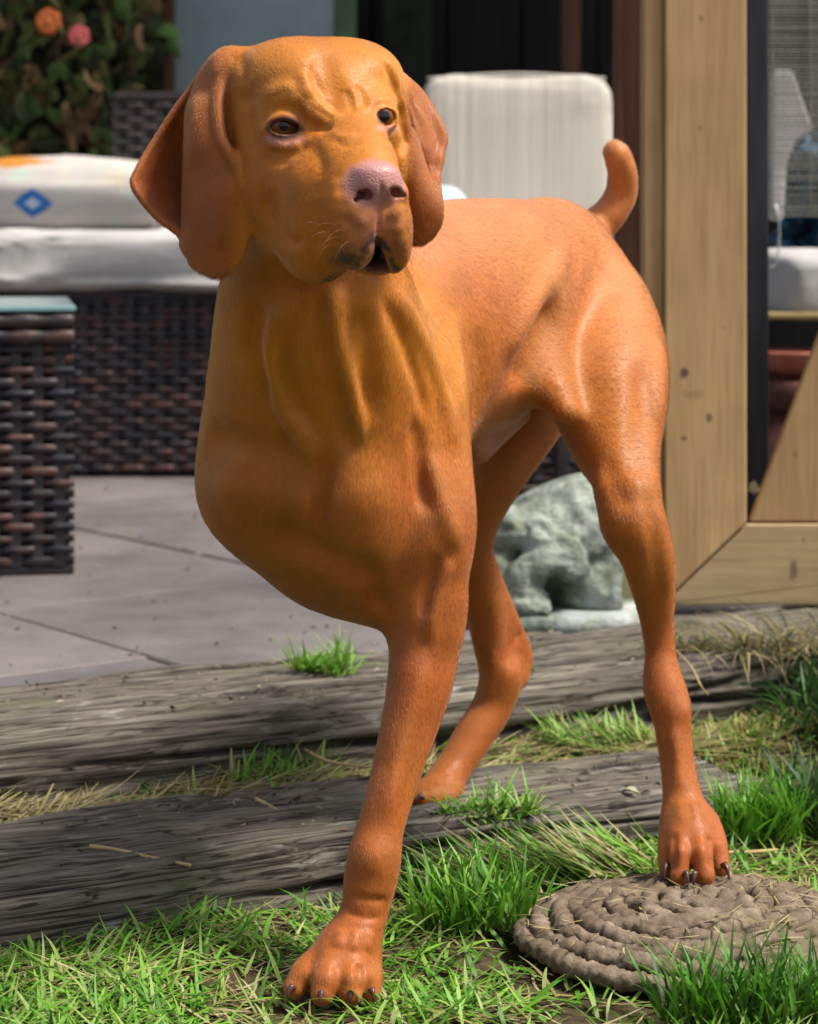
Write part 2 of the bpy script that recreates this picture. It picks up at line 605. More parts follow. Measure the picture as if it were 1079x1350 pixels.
orange = simple('orange_petal', (.45, .10, .03), (.60, .18, .05), 30, .6, .2)
pink = simple('pink_petal', (.50, .08, .09), (.62, .16, .16), 30, .6, .2)
flower('netting_flower', 'orange flower hanging high in the camouflage netting', (64, 28), 5.44, .034, orange, (75, 60))
flower('netting_flower', 'pink red flower on a bent stem in the camouflage netting', (104, 47), 5.44, .028, pink, (72, 82))

# ------------------------------------------------------------------ wicker furniture
wk = M('woven_wicker', .48, .35)
oi = wk.n('ShaderNodeObjectInfo')
tc = wk.n('ShaderNodeTexCoord')
ad = wk.n('ShaderNodeVectorMath', _operation='MULTIPLY_ADD')
ad.inputs[1].default_value = (1, 1, 1)
cmb = wk.n('ShaderNodeCombineXYZ')
m100 = wk.n('ShaderNodeMath', _operation='MULTIPLY'); m100.inputs[1].default_value = 37.0
wk.l(oi.outputs['Random'], m100.inputs[0]); wk.l(m100.outputs[0], cmb.inputs[1])
wk.l(tc.outputs['Object'], ad.inputs[0]); wk.l(cmb.outputs[0], ad.inputs[2])
nzw = wk.noise(ad.outputs[0], 14, 3, .6)
wk.color(wk.ramp(nzw, [(.38, (.010, .012, .020)), (.52, (.030, .020, .022)), (.62, (.088, .038, .030)), (.74, (.055, .028, .030))]))
wks = simple('wicker_stake', (.010, .011, .016), (.035, .026, .028), 30, .45, .5)
wkd = simple('dark_wicker', (.010, .010, .014), (.040, .024, .022), 18, .5, .45)


def strand_mesh(W, period, h, amp, phase):
    n = int(W / period * 9) + 2
    x = np.linspace(0, W, n)
    s = np.sin(2 * math.pi * (x / period + phase)) + .45
    y = -amp * np.tanh(s * 2.4)
    vv = []
    for xi, yi in zip(x, y):
        vv += [(xi, yi + .0015, -h / 2), (xi, yi - .0010, -h * .38), (xi, yi - .0022, 0), (xi, yi - .0010, h * .38), (xi, yi + .0015, h / 2)]
    i = (np.arange(n - 1)[:, None] * 5 + np.arange(4)[None]).ravel()
    f = np.column_stack([i, i + 5, i + 6, i + 1])
    return mesh_np('strand', vv, f)


def wicker_panel(parent, x0, x1, z0, z1, y, mat_s, mat_k, pitch=.0168, period=.066, rot=0.0, rails=True):
    """woven panel in the parent's own frame: strands over upright stakes on a dark core"""
    W, H = x1 - x0, z1 - z0
    A, B = strand_mesh(W, period, pitch * .82, .0036, 0), strand_mesh(W, period, pitch * .82, .0036, .5)
    for me in (A, B):
        me.materials.append(mat_s)
    n = int(H / pitch)
    for k in range(n):
        o = link('strand', A if k % 2 else B, None, parent, (x0, y + rng.uniform(-.0008, .0008), z0 + (k + .5) * H / n + rng.uniform(-.0012, .0012)))
        o.rotation_euler = (0, rng.uniform(-.0015, .0015), rot)
        o.scale = (1, rng.uniform(.8, 1.25), rng.uniform(.82, 1.08))
    nk = int(W / (period / 2))
    c, s = math.cos(rot), math.sin(rot)
    me = None
    for k in range(nk + 1):
        xx = (k + .28) * period / 2
        if xx > W: break
        if me is None:
            bm = box_data(.017, .004, H, .0015)
            me = bpy.data.meshes.new('stake'); bm.to_mesh(me); bm.free()
            me.materials.append(mat_k)
        o = link('stake', me, None, parent, (x0 + xx * c, y + xx * s + .0005, (z0 + z1) / 2))
        o.rotation_euler = (0, 0, rot)


# footstool on the left
fs = empty('wicker_footstool', (0, 0, 0))
tag(fs, 'square wicker footstool with glass top at the left edge of the patio', 'footstool')
fr = P(98, 757, 3.49)
fs.location = (fr[0], fr[1], PATIO_Z)
fs.rotation_euler = (0, 0, math.radians(10))
FW, FH = .56, .405
box('core', (-FW / 2, .26, FH / 2), (FW - .012, .50, FH), simple('wicker_core', (.006, .006, .008), (.014, .013, .015), 20, .8, .2), fs, .004)
wicker_panel(fs, -FW, 0, .012, FH - .05, 0, wk.m, wks)
box('foot_rail', (-FW / 2, .255, .006), (FW, .51, .012), wkd, fs, .003)
for k, zz in enumerate((FH - .040, FH - .016)):
    pts = np.array([(-FW + FW * t, -.004, zz) for t in np.linspace(0, 1, 60)])
    rr = .0125 + .0015 * np.sin(np.linspace(0, 1, 60) * 60)
    link('wrapped_rail', tube_mesh('wrapped_rail', pts, rr, 10), wk.m if k == 0 else wkd, fs)
gl = M('footstool_glass', .08, .5)
gl.color((.30, .52, .55))
gl.b.inputs['Transmission Weight'].default_value = .35
box('glass_top', (-FW / 2, .25, FH + .003), (FW + .004, .53, .008), gl.m, fs, .002)

# corner sofa
sofa = empty('corner_sofa', (P(-60, 632, 4.86)[0], 4.86, PATIO_Z))
tag(sofa, 'dark brown wicker corner sofa with its return reaching forward behind the dog legs', 'sofa')
sx = sofa.location.x
core = bpy.data.materials['wicker_core']
SW = P(600, 632, 4.86)[0] - sx
sofa.rotation_euler = (0, 0, math.radians(3))
box('seat_core', (SW / 2, .36, .195), (SW - .01, .70, .38), core, sofa, .004)
wicker_panel(sofa, 0, SW, .012, .385, 0, wk.m, wks)
box('seat_rail', (SW / 2, .35, .392), (SW, .71, .014), wkd, sofa, .004)
# back from behind the dog's head to the post
bx0, bx1 = P(162, 115, 5.35)[0] - sx, P(830, 115, 5.35)[0] - sx
box('back_core', ((bx0 + bx1) / 2, .54, .42), (bx1 - bx0 - .01, .07, .84), core, sofa, .004)
wicker_panel(sofa, bx0, bx1, .40, .835, .495, wkd, wks)
box('back_rail', ((bx0 + bx1) / 2, .53, .848), (bx1 - bx0, .085, .022), wkd, sofa, .008)
# return
ret = P(590, 668, 4.36)
rx0, rx1 = P(560, 600, 4.36)[0] - sx, P(815, 600, 4.36)[0] - sx
box('return_core', ((rx0 + rx1) / 2, -.20, .195), (rx1 - rx0 - .01, .44, .38), core, sofa, .004)
wicker_panel(sofa, rx0, rx1, .012, .385, -.425, wk.m, wks)
box('return_rail', ((rx0 + rx1) / 2, -.20, .392), (rx1 - rx0, .46, .014), wkd, sofa, .004)
for q in (.33, .68):
    box('upright', (rx0 + (rx1 - rx0) * q, -.432, .2), (.022, .012, .37), wkd, sofa, .004)


def cushion(name, c, size, mat, puff=.35, seed=1, rz=0.0, rx=0.0, wr=.006, n=44, parent=None):
    """soft box: superellipsoid with wrinkles"""
    sx_, sy_, sz_ = (s / 2 for s in size)
    u = np.linspace(-math.pi / 2, math.pi / 2, n)
    w = np.linspace(-math.pi, math.pi, 2 * n, endpoint=False)
    U, W = np.meshgrid(u, w, indexing='ij')
    e1, e2 = puff, .28
    pw = lambda x, e: np.sign(x) * np.abs(x) ** e
    v = np.column_stack([(pw(np.cos(U), e1) * pw(np.cos(W), e2)).ravel() * sx_, (pw(np.cos(U), e1) * pw(np.sin(W), e2)).ravel() * sy_, pw(np.sin(U), e1).ravel() * sz_])
    nn = v / np.linalg.norm(v / np.array((sx_, sy_, sz_)), axis=1)[:, None]
    dn = nn / np.linalg.norm(nn, axis=1)[:, None]
    v = v + dn * (fbm(v * np.array((7, 9, 18)), seed, 5, .6)[:, None] * wr)
    m = 2 * n
    i = np.arange(n - 1)[:, None] * m
    j = np.arange(m)[None]
    f = np.stack([i + j, i + (j + 1) % m, i + m + (j + 1) % m, i + m + j], -1).reshape(-1, 4)
    o = link(name, mesh_np(name, v, f), mat, parent, tuple(c))
    o.rotation_euler = (rx, 0, rz)
    return o


def fabric(name, a, b, scale=6, weave=700, rough=.85):
    m = M(name, rough, .15)
    v = m.coords()
    m.color(m.ramp(m.noise(v, scale, 5), [(.3, a), (.7, b)]))
    w = m.bump(m.noise(v, 22, 4, .6), .25, .008)
    m.bump(m.noise(v, weave, 2), .15, .0008, w)
    return m.m


cream = fabric('grey_white_fabric', (.35, .345, .345), (.46, .445, .43))
cw0, cw1 = P(-70, 345, 4.85)[0], P(420, 345, 4.85)[0]
o = cushion('seat_cushion', ((cw0 + cw1) / 2, 5.17, PATIO_Z + .40 + .066), (cw1 - cw0, .68, .142), cream, .30, 5, math.radians(3), 0, .016, 90)
tag(o, 'grey white rumpled seat cushion lying on the wicker sofa under the patterned pillow', 'cushion')
cream2 = M('cream_ribbed_fabric', .85, .15)
v = cream2.coords()
cream2.color(cream2.ramp(cream2.noise(cream2.coords((26, 1, .4)), 3, 4), [(.3, (.44, .40, .35)), (.7, (.55, .505, .45))]))
cream2.bump(cream2.noise(cream2.coords((60, 1, .6)), 3, 4), .35, .006)
a, b = P(552, 300, 5.0), P(813, 99, 5.0)
bc = empty('back_cushion', ((a[0] + b[0]) / 2, 5.0, a[2]))
tag(bc, 'cream ribbed back cushion leaning on the sofa behind the dog back', 'cushion')
hh = b[2] - a[2]
cushion('cushion_body', (0, .09, hh / 2 - .10), (b[0] - a[0], .17, hh + .2), cream2.m, .22, 9, 0, math.radians(-6), .005, 50, bc)
pts = cr_line([(-(b[0] - a[0]) / 2 + .02, .055, hh - .004), (0, .048, hh + .006), ((b[0] - a[0]) / 2 - .02, .055, hh - .004)], 12)
link('piping', tube_mesh('piping', pts, .004, 8), cream2.m, bc)
pts = np.array([((b[0] - a[0]) * .37, .0 - .004 + .07 * t, hh * t - .02) for t in np.linspace(0, 1, 12)])
link('seam', tube_mesh('seam', pts, .003, 6), cream2.m, bc)
pb = fabric('pale_blue_fabric', (.42, .52, .58), (.52, .62, .68))
o = cushion('scatter_cushion', P(572, 285, 4.80), (.14, .10, .14), pb, .6, 4)
tag(o, 'small pale blue cushion peeping out between the right ear and the dog back', 'cushion')
a, b = P(555, 300, 4.6), P(812, 300, 4.6)
o = cushion('seat_cushion', ((a[0] + b[0]) / 2, 4.66, PATIO_Z + .40 + .066), (b[0] - a[0], .60, .13), cream, .3, 15)
tag(o, 'grey white seat cushion on the sofa return, mostly hidden behind the dog', 'cushion')

# patterned pillow
pw_ = M('patterned_pillow_fabric', .85, .15)
v = pw_.coords()
base = pw_.ramp(pw_.noise(v, 5, 4), [(.3, (.40, .37, .35)), (.7, (.50, .465, .445))])
base = pw_.mix(base, (.36, .50, .40), pw_.ramp(pw_.noise(v, 17, 4), [(.56, 0.0), (.68, .6)]))
base = pw_.mix(base, (.62, .52, .30), pw_.ramp(pw_.noise(v, 11, 3, .5, 1.0), [(.60, 0.0), (.70, .5)]))
def dmask(m, c, sx, sz, lo, hi):
    sub = m.n('ShaderNodeVectorMath', _operation='SUBTRACT'); sub.inputs[1].default_value = c
    tcn = m.n('ShaderNodeTexCoord'); m.l(tcn.outputs['Object'], sub.inputs[0])
    sep = m.n('ShaderNodeSeparateXYZ'); m.l(sub.outputs[0], sep.inputs[0])
    outs = []
    for ax, s in (('X', sx), ('Z', sz)):
        q = m.n('ShaderNodeMath', _operation='MULTIPLY'); q.inputs[1].default_value = 1 / s; m.l(sep.outputs[ax], q.inputs[0])
        ab = m.n('ShaderNodeMath', _operation='ABSOLUTE'); m.l(q.outputs[0], ab.inputs[0]); outs.append(ab.outputs[0])
    su = m.n('ShaderNodeMath', _operation='ADD'); m.l(outs[0], su.inputs[0]); m.l(outs[1], su.inputs[1])
    w = m.n('ShaderNodeMath', _operation='MULTIPLY_ADD'); w.inputs[1].default_value = .5; w.inputs[2].default_value = -.25
    m.l(m.noise(tcn.outputs['Object'], 40, 3), w.inputs[0])
    ad2 = m.n('ShaderNodeMath', _operation='ADD'); m.l(su.outputs[0], ad2.inputs[0]); m.l(w.outputs[0], ad2.inputs[1])
    return m.ramp(ad2.outputs[0], [(lo, 1.0), (hi, 0.0)])
pc_ = P(85, 257, 5.0)
dc = P(44, 261, 4.9) - pc_
base = pw_.mix(base, (.03, .14, .40), dmask(pw_, (dc[0], 0, dc[2]), .048, .036, .85, 1.0))
base = pw_.mix(base, (.40, .50, .62), dmask(pw_, (dc[0], 0, dc[2]), .020, .015, .8, 1.0))
top = P(15, 212, 4.95) - pc_
base = pw_.mix(base, (.42, .17, .03), dmask(pw_, (top[0], 0, top[2] + .004), .12, .015, .6, 1.0))
pw_.color(base)
pw_.bump(pw_.noise(v, 500, 2), .15, .001)
o = cushion('patterned_pillow', pc_, (P(222, 250, 5.0)[0] - P(-70, 250, 5.0)[0], .22, .172), pw_.m, .75, 12, 0, .1, .006)
tag(o, 'plump pale pillow printed with a blue diamond and orange rim on the sofa seat', 'pillow')

# ------------------------------------------------------------------ gate and things stored behind it
def wood(name, a, b, knots, along='z', seed=0.0):
    m = M(name, .62, .3)
    sc = {'z': (1, 1, .08), 'x': (.08, 1, 1)}[along]
    v = m.coords(sc)
    n = m.noise(v, 26, 6, .6, .6)
    c = m.ramp(n, [(.25, a), (.55, tuple((p + q) / 2 for p, q in zip(a, b))), (.8, b)])
    c = m.mix(c, tuple(x * .8 for x in a), m.ramp(m.noise(m.coords((1, 1, 1)), 5, 4), [(.5, 0.0), (.75, .6)]))
    for (k, sx, sz, colr, s) in knots:
        tcn = m.n('ShaderNodeTexCoord')
        sub = m.n('ShaderNodeVectorMath', _operation='SUBTRACT'); sub.inputs[1].default_value = tuple(k)
        m.l(tcn.outputs['Object'], sub.inputs[0])
        ml = m.n('ShaderNodeVectorMath', _operation='MULTIPLY'); ml.inputs[1].default_value = (1 / sx, 0, 1 / sz)
        m.l(sub.outputs[0], ml.inputs[0])
        ln = m.n('ShaderNodeVectorMath', _operation='LENGTH'); m.l(ml.outputs[0], ln.inputs[0])
        w = m.n('ShaderNodeMath', _operation='MULTIPLY_ADD'); w.inputs[1].default_value = .9
        m.l(m.noise(tcn.outputs['Object'], 70, 3), w.inputs[0]); m.l(ln.outputs['Value'], w.inputs[2])
        c = m.mix(c, colr, m.ramp(w.outputs[0], [(.75, s), (1.35, 0.0)]))
    fg = m.noise(m.coords({'z': (3, 3, .12), 'x': (.12, 3, 3)}[along]), 60, 4, .6)
    c = m.mix(c, m.ramp(fg, [(.35, .62), (.55, 1.0)]), .55, 'MULTIPLY')
    m.color(c)
    m.bump(n, .25, .002)
    return m.m


GD = 3.10
GATE0 = P(877, 800, GD)
gate = empty('timber_gate', GATE0)
tag(gate, 'pale new timber gate frame with mitred corner and diagonal brace right of the dog', 'gate')


def prism(name, pts, D, depth, mat, parent, bevel=.003):
    import bmesh
    bm = bmesh.new()
    base = np.array(parent.location) if parent else np.zeros(3)
    w = [P(x, y, D) - base for x, y in pts]
    f = bm.faces.new([bm.verts.new(p) for p in w])
    ext = bmesh.ops.extrude_face_region(bm, geom=[f])
    for e in ext['geom']:
        if isinstance(e, bmesh.types.BMVert):
            e.co.y += depth
    bmesh.ops.recalc_face_normals(bm, faces=bm.faces)
    bmesh.ops.bevel(bm, geom=list(bm.edges), offset=bevel, segments=2, profile=.6, affect='EDGES')
    me = bpy.data.meshes.new(name)
    bm.to_mesh(me); bm.free()
    return link(name, me, mat, parent)


K = lambda x, y: P(x, y, GD) - GATE0
kb = (.16, .085, .04)
stile_m = wood('gate_stile_wood', (.40, .235, .100), (.60, .395, .200),
               [(K(903, 492), .013, .016, (.10, .065, .055), .9), (K(935, 550), .009, .014, (.15, .09, .055), .85), (K(901, 578), .010, .008, (.15, .09, .055), .85),
                (K(925, 24), .007, .009, (.20, .10, .045), .6), (K(923, 168), .007, .008, (.20, .10, .045), .6), (K(955, 432), .004, .005, (.2, .12, .06), .5),
                (K(915, 520), .030, .012, (.28, .17, .08), .5)])
rail_m = wood('gate_rail_wood', (.37, .255, .125), (.53, .40, .235),
              [(K(1060, 712), .006, .008, (.22, .13, .06), .8), (K(1047, 752), .012, .028, (.15, .10, .055), .8), (K(1020, 732), .003, .003, (.2, .12, .06), .7),
               (K(960, 740), .06, .003, (.26, .18, .09), .6)], 'x')
brace_m = wood('gate_brace_wood', (.36, .21, .09), (.53, .34, .165), [(K(1050, 600), .006, .008, (.2, .12, .06), .6)])
prism('stile', [(877, -520), (985, -520), (985, 689), (877, 793)], GD, .022, stile_m, gate)
prism('rail', [(985.5, 691), (1720, 691), (1720, 798), (877, 798), (877, 795)], GD + .002, .022, rail_m, gate)
prism('stile', [(1721, -520), (1829, -520), (1829, 798), (1721, 798)], GD, .022, stile_m, gate)
prism('brace', [(989, 688), (1310, -172), (1427, -172), (1106, 688)], GD + .006, .020, brace_m, gate)
post_m = wood('gate_post_wood', (.35, .20, .085), (.50, .32, .155), [])
o = prism('gate_post', [(849, -520), (875.6, -520), (875.6, 803), (849, 803)], GD + .008, .05, post_m, None)
tag(o, 'narrow pale timber post directly left of the gate stile', 'post')
blk_m = wood('block_wood', (.25, .23, .11), (.36, .33, .18), [])
o = prism('timber_block', [(806, 714), (872, 714), (872, 811), (806, 811)], GD + .012, .06, blk_m, None)
tag(o, 'short greenish timber block standing between stone ornament and gate', 'block')
dp = simple('dark_post_paint', (.010, .011, .016), (.030, .032, .042), 9, .6, .35, (4, 4, .7))
o = prism('dark_post', [(985, -520), (1014, -520), (1014, 806), (985, 806)], GD + .10, .05, dp, None)
tag(o, 'near black painted post in the gap right of the gate stile', 'post')

# matchstick blind with torn edge
bl = empty('bamboo_blind', P(1060, 0, 3.55))
tag(bl, 'thin bamboo slat blind with frayed left edge hanging behind the gate', 'blind')
bam = simple('bamboo_slat', (.15, .15, .13), (.33, .33, .29), 40, .6, .3)
bm = box_data(1.0, .0022, .0024, .0006)
me = bpy.data.meshes.new('slat'); bm.to_mesh(me); bm.free(); me.materials.append(bam)
edge = [(-40, 993), (0, 994), (60, 997), (100, 999), (150, 999), (175, 1004), (200, 1010), (230, 1014), (260, 1013), (283, 1012)]
y = -40.0
while y < 284:
    xl = np.interp(y, [e[0] for e in edge], [e[1] for e in edge]) + rng.uniform(-4, 6)
    a, b = P(xl, y, 3.55), P(1190, y + rng.uniform(-1, 1), 3.55)
    o = link('slat', me, None, bl, tuple((a + b) / 2 - np.array(bl.location)))
    o.scale = (b[0] - a[0], 1, rng.uniform(.8, 1.25))
    o.rotation_euler = (0, rng.uniform(-.004, .004), 0)
    y += rng.uniform(3.4, 4.4) if y < 225 else rng.uniform(3.2, 6.5)
for x in (1018, 1068, 1130):
    pts = np.array([P(x, -40, 3.546), P(x + 2, 120, 3.545), P(x + 1, 282, 3.546)]) - np.array(bl.location)
    link('cord', tube_mesh('cord', cr_line(pts), .0009, 6), bam, bl)
cdm = simple('pale_cord', (.35, .36, .36), (.5, .5, .5), 60, .7, .2)
pts = np.array([P(1024, 268, 3.53), P(1028, 300, 3.53), P(1026, 335, 3.53), P(1021, 350, 3.53), P(1016, 352, 3.53)]) - np.array(bl.location)
link('pull_cord', tube_mesh('pull_cord', cr_line(pts), .0014, 6), cdm, bl)
pts = np.array([P(1023, 270, 3.525), P(1023, 288, 3.525)]) - np.array(bl.location)
link('toggle', tube_mesh('toggle', cr_line(pts, 6), [.003, .0045, .005, .005, .005, .0045, .003], 8), cdm, bl)

sailm = fabric('grey_canvas', (.40, .385, .385), (.50, .485, .48))
o = prism('folded_parasol', [(1019, 92), (1046, 92), (1074, 172), (1050, 186), (1038, 215), (1034, 290), (1017, 290)], 3.95, .03, sailm, None, .006)
tag(o, 'pale grey folded canvas seen through the slats of the blind', 'canvas')
# blue tarpaulin
us = np.linspace(1024, 1180, 60); vs2 = np.linspace(176, 352, 50)
U, V2 = np.meshgrid(us, vs2)
q = np.column_stack([U.ravel() * .05, V2.ravel() * .04, np.zeros(U.size)])
Dd = 4.25 + .06 * fbm(q, 21, 4) + .0006 * (V2.ravel() - 250)
xe = U.ravel() + 10 * vnoise(np.column_stack([V2.ravel() * .06, U.ravel() * 0, U.ravel() * 0]), 6) * (1180 - U.ravel()) / 156
pts = np.column_stack([(xe - CX) * Dd / F, Dd, CAM_H - (V2.ravel() - HORIZON) * Dd / F])
i = (np.arange(49)[:, None] * 60 + np.arange(59)[None]).ravel()
f = np.column_stack([i, i + 60, i + 61, i + 1])
tarp_m = simple('blue_tarpaulin', (.012, .05, .11), (.03, .11, .20), 9, .4, .5)
o = link('tarpaulin', mesh_np('tarpaulin', pts, f), tarp_m)
sol = o.modifiers.new('thickness', 'SOLIDIFY'); sol.thickness = .004
tag(o, 'crumpled dark blue tarpaulin below the blind behind the gate', 'tarpaulin')
o = cushion('storage_cushion', P(1085, 373, 3.9), (.19, .34, .112), cream, .35, 33, 0.06, .04, .004)
tag(o, 'grey white cushion stored on a shelf behind the gate', 'cushion')
sh_m = wood('shelf_wood', (.26, .19, .07), (.40, .31, .14), [], 'x')
o = box_px('shelf', 1012, 1200, 412, 421, 3.72, .35, sh_m)
tag(o, 'thin yellowish shelf under the stored cushion', 'shelf')
terr = simple('terracotta', (.30, .085, .055), (.42, .15, .105), 18, .75, .25)
dsh = empty('terracotta_dish', P(1048, 497, 3.75))
tag(dsh, 'pinkish terracotta dish resting on the dark pot behind the gate', 'dish')


def lathe(name, prof, mat, parent, n=40):
    vv, ff = [], []
    for r, z in prof:
        for j in range(n):
            a = 2 * math.pi * j / n
            vv.append((r * math.cos(a), r * math.sin(a), z))
    for i in range(len(prof) - 1):
        for j in range(n):
            ff.append([i * n + j, i * n + (j + 1) % n, (i + 1) * n + (j + 1) % n, (i + 1) * n + j])
    return link(name, mesh_np(name, vv, ff), mat, parent)


lathe('bowl', [(0, .0), (.03, 0), (.048, .012), (.066, .036), (.070, .042), (.066, .044), (.058, .032), (.03, .01), (0, .009)], terr, dsh)
terr2 = simple('dark_terracotta', (.055, .018, .014), (.11, .04, .03), 18, .75, .25)
pot = empty('plant_pot', (P(1052, 497, 3.75)[0], 3.77, P(1052, 497, 3.75)[2] - .30))
tag(pot, 'dark reddish brown plant pot in the shade behind the brace', 'pot')
lathe('pot_body', [(0, 0), (.062, 0), (.066, .004), (.078, .25), (.072, .25), (.060, .02), (0, .02)], terr2, pot)
lathe('rim', [(.074, .25), (.088, .25), (.090, .29), (.084, .296), (.076, .296), (.072, .25), (.074, .25)], terr2, pot)
crate_m = simple('dark_crate_wood', (.012, .010, .009), (.03, .025, .02), 9, .8, .2)
o = box('storage_box', (P(1080, 600, 3.9)[0], 3.98, PATIO_Z + .075), (.28, .42, .15), crate_m, None)
o.location.z = PATIO_Z + .055; o.dimensions = (.28, .42, .11)
tag(o, 'low dark box on the floor under the plant pot behind the gate', 'box')
fl = simple('cream_petal', (.55, .52, .38), (.7, .66, .5), 40, .7, .2)
fw = empty('fallen_blossom', P(995, 643, 3.14))
tag(fw, 'tiny cream blossom caught between dark post and brace', 'blossom')
for k in range(6):
    vv = [(0, 0, 0), (.004, -.002, .005), (.0, -.004, .010), (-.004, -.002, .005)]
    o = link('petal', mesh_np('petal', vv, [[0, 1, 2, 3]]), fl, fw)
    o.rotation_euler = (random.uniform(-.8, .8), k * 1.05, random.uniform(-.5, .5))

# ------------------------------------------------------------------ the dog: one continuous body grown from a distance field
class Field:
    """ordered list of shapes blended into one distance field"""
    def __init__(self):
        self.items = []

    def add(self, fn, lo, hi, op='u', k=0.01):
        self.items.append((fn, np.asarray(lo) - k - 0.004, np.asarray(hi) + k + 0.004, op, k))

    def chunk(self, p):
        lo, hi = p.min(0), p.max(0)
        d = np.full(len(p), 0.06)
        for fn, a, b, op, k in self.items:
            if (a > hi).any() or (b < lo).any():
                continue
            if op == 'd':
                d = d + fn(p)
                continue
            e = fn(p)
            if op == 'u':
                h = np.clip(0.5 + 0.5 * (d - e) / k, 0, 1)
                d = d * (1 - h) + e * h - k * h * (1 - h)
            else:
                e = -e
                h = np.clip(0.5 - 0.5 * (d - e) / k, 0, 1)
                d = d * (1 - h) + e * h + k * h * (1 - h)
        return d

    def __call__(self, p, size=0.032):
        key = np.floor(p / size).astype(np.int64)
        code = (key[:, 0] * 4096 + key[:, 1]) * 4096 + key[:, 2]
        order = np.argsort(code, kind='stable')
        cs = code[order]
        cuts = np.flatnonzero(np.diff(cs)) + 1
        out = np.empty(len(p))
        for idx in np.split(order, cuts):
            out[idx] = self.chunk(p[idx])
        return out


FD = Field()


def rot_axes(yaw=0, pitch=0, roll=0):
    """local x = right, y = away, z = up; yaw about z (deg, counter-clockwise from above), pitch about x, roll about y"""
    return np.array(Euler((math.radians(pitch), math.radians(roll), math.radians(yaw)), 'YXZ').to_matrix())


def ell(c, r, yaw=0, pitch=0, roll=0, k=0.02, op='u'):
    c, r = np.asarray(c), np.asarray(r, dtype=float)
    A = rot_axes(yaw, pitch, roll)

    def fn(p):
        q = (p - c) @ A
        k0 = np.linalg.norm(q / r, axis=1)
        k1 = np.linalg.norm(q / (r * r), axis=1)
        return k0 * (k0 - 1) / np.maximum(k1, 1e-9)
    ext = np.abs(A) @ r
    FD.add(fn, c - ext, c + ext, op, k)


def cr_spline(pts, n):
    """Catmull-Rom through rows of pts, n samples per span"""
    pts = np.asarray(pts, dtype=float)
    ext = np.vstack([2 * pts[0] - pts[1], pts, 2 * pts[-1] - pts[-2]])
    out = []
    for i in range(1, len(ext) - 2):
        t = np.linspace(0, 1, n, endpoint=False)[:, None]
        a, b, c, d = ext[i - 1], ext[i], ext[i + 1], ext[i + 2]
        out.append(0.5 * ((2 * b) + (-a + c) * t + (2 * a - 5 * b + 4 * c - d) * t ** 2 + (-a + 3 * b - 3 * c + d) * t ** 3))
    out.append(pts[-1:])
    return np.vstack(out)


def seg_fn(pts, rad):
    A, B, ra, rb = pts[:-1], pts[1:], rad[:-1], rad[1:]
    AB = B - A
    LL = np.maximum((AB * AB).sum(1), 1e-12)

    def fn(p):
        c = (p.min(0) + p.max(0)) / 2
        R = np.linalg.norm(p.max(0) - c)
        t = np.clip(((c - A) * AB).sum(1) / LL, 0, 1)
        dc = np.linalg.norm(c - A - t[:, None] * AB, axis=1) - (ra + (rb - ra) * t)
        dr = np.abs(rb - ra)
        keep = np.flatnonzero(dc - R - dr <= (dc + dr).min() + R)
        q = p - c
        a_, ab, ll = A[keep] - c, AB[keep], LL[keep]
        dot = q @ ab.T - (a_ * ab).sum(1)
        t = np.clip(dot / ll, 0, 1)
        d2 = (q * q).sum(1)[:, None] + (a_ * a_).sum(1) - 2 * (q @ a_.T) + t * (t * ll - 2 * dot)
        d = np.sqrt(np.maximum(d2, 0)) - (ra[keep] + t * (rb - ra)[keep])
        return d.min(1)
    return fn


def limb(nodes, k=0.02, flat=None, op='u', n=9):
    """nodes: (px, py, D, r_px). flat=(axis vector, factor): squash the section along the axis"""
    pts = np.array([P(a, b, D) for a, b, D, r in nodes])
    rad = np.array([r * D / F for a, b, D, r in nodes])
    s = cr_spline(np.column_stack([pts, rad]), n)
    pts, rad = s[:, :3], s[:, 3]
    if flat is None:
        fn = seg_fn(pts, rad)
    else:
        ax = np.asarray(flat[0], dtype=float)
        ax = ax / np.linalg.norm(ax)
        c, fac = pts.mean(0), flat[1]
        W = np.eye(3) + np.outer(ax, ax) * (1 / fac - 1)
        f0 = seg_fn((pts - c) @ W + c, rad)
        m = min(1.0, fac)
        fn = lambda p: f0((p - c) @ W + c) * m
    R = rad.max() * (1 if flat is None else max(1, flat[1]))
    FD.add(fn, pts.min(0) - R, pts.max(0) + R, op, k)


def hit(nodes):
    """the skin point seen at each photo position (px, py), on the shape built so far"""
    q = np.array(nodes, dtype=float)
    dirs = np.array([P(a, b, 1.0) - P(a, b, 0.0) for a, b in q[:, :2]])
    org = np.array((0.0, 0.0, CAM_H))
    L = np.linalg.norm(dirs, axis=1)
    t = np.full(len(q), 1.60)
    for _ in range(60):
        p = org + dirs * t[:, None]
        d = np.array([FD.chunk(x[None])[0] for x in p])
        t = t + np.clip(d, -.02, .04) / L * .8
    return org + dirs * t[:, None]


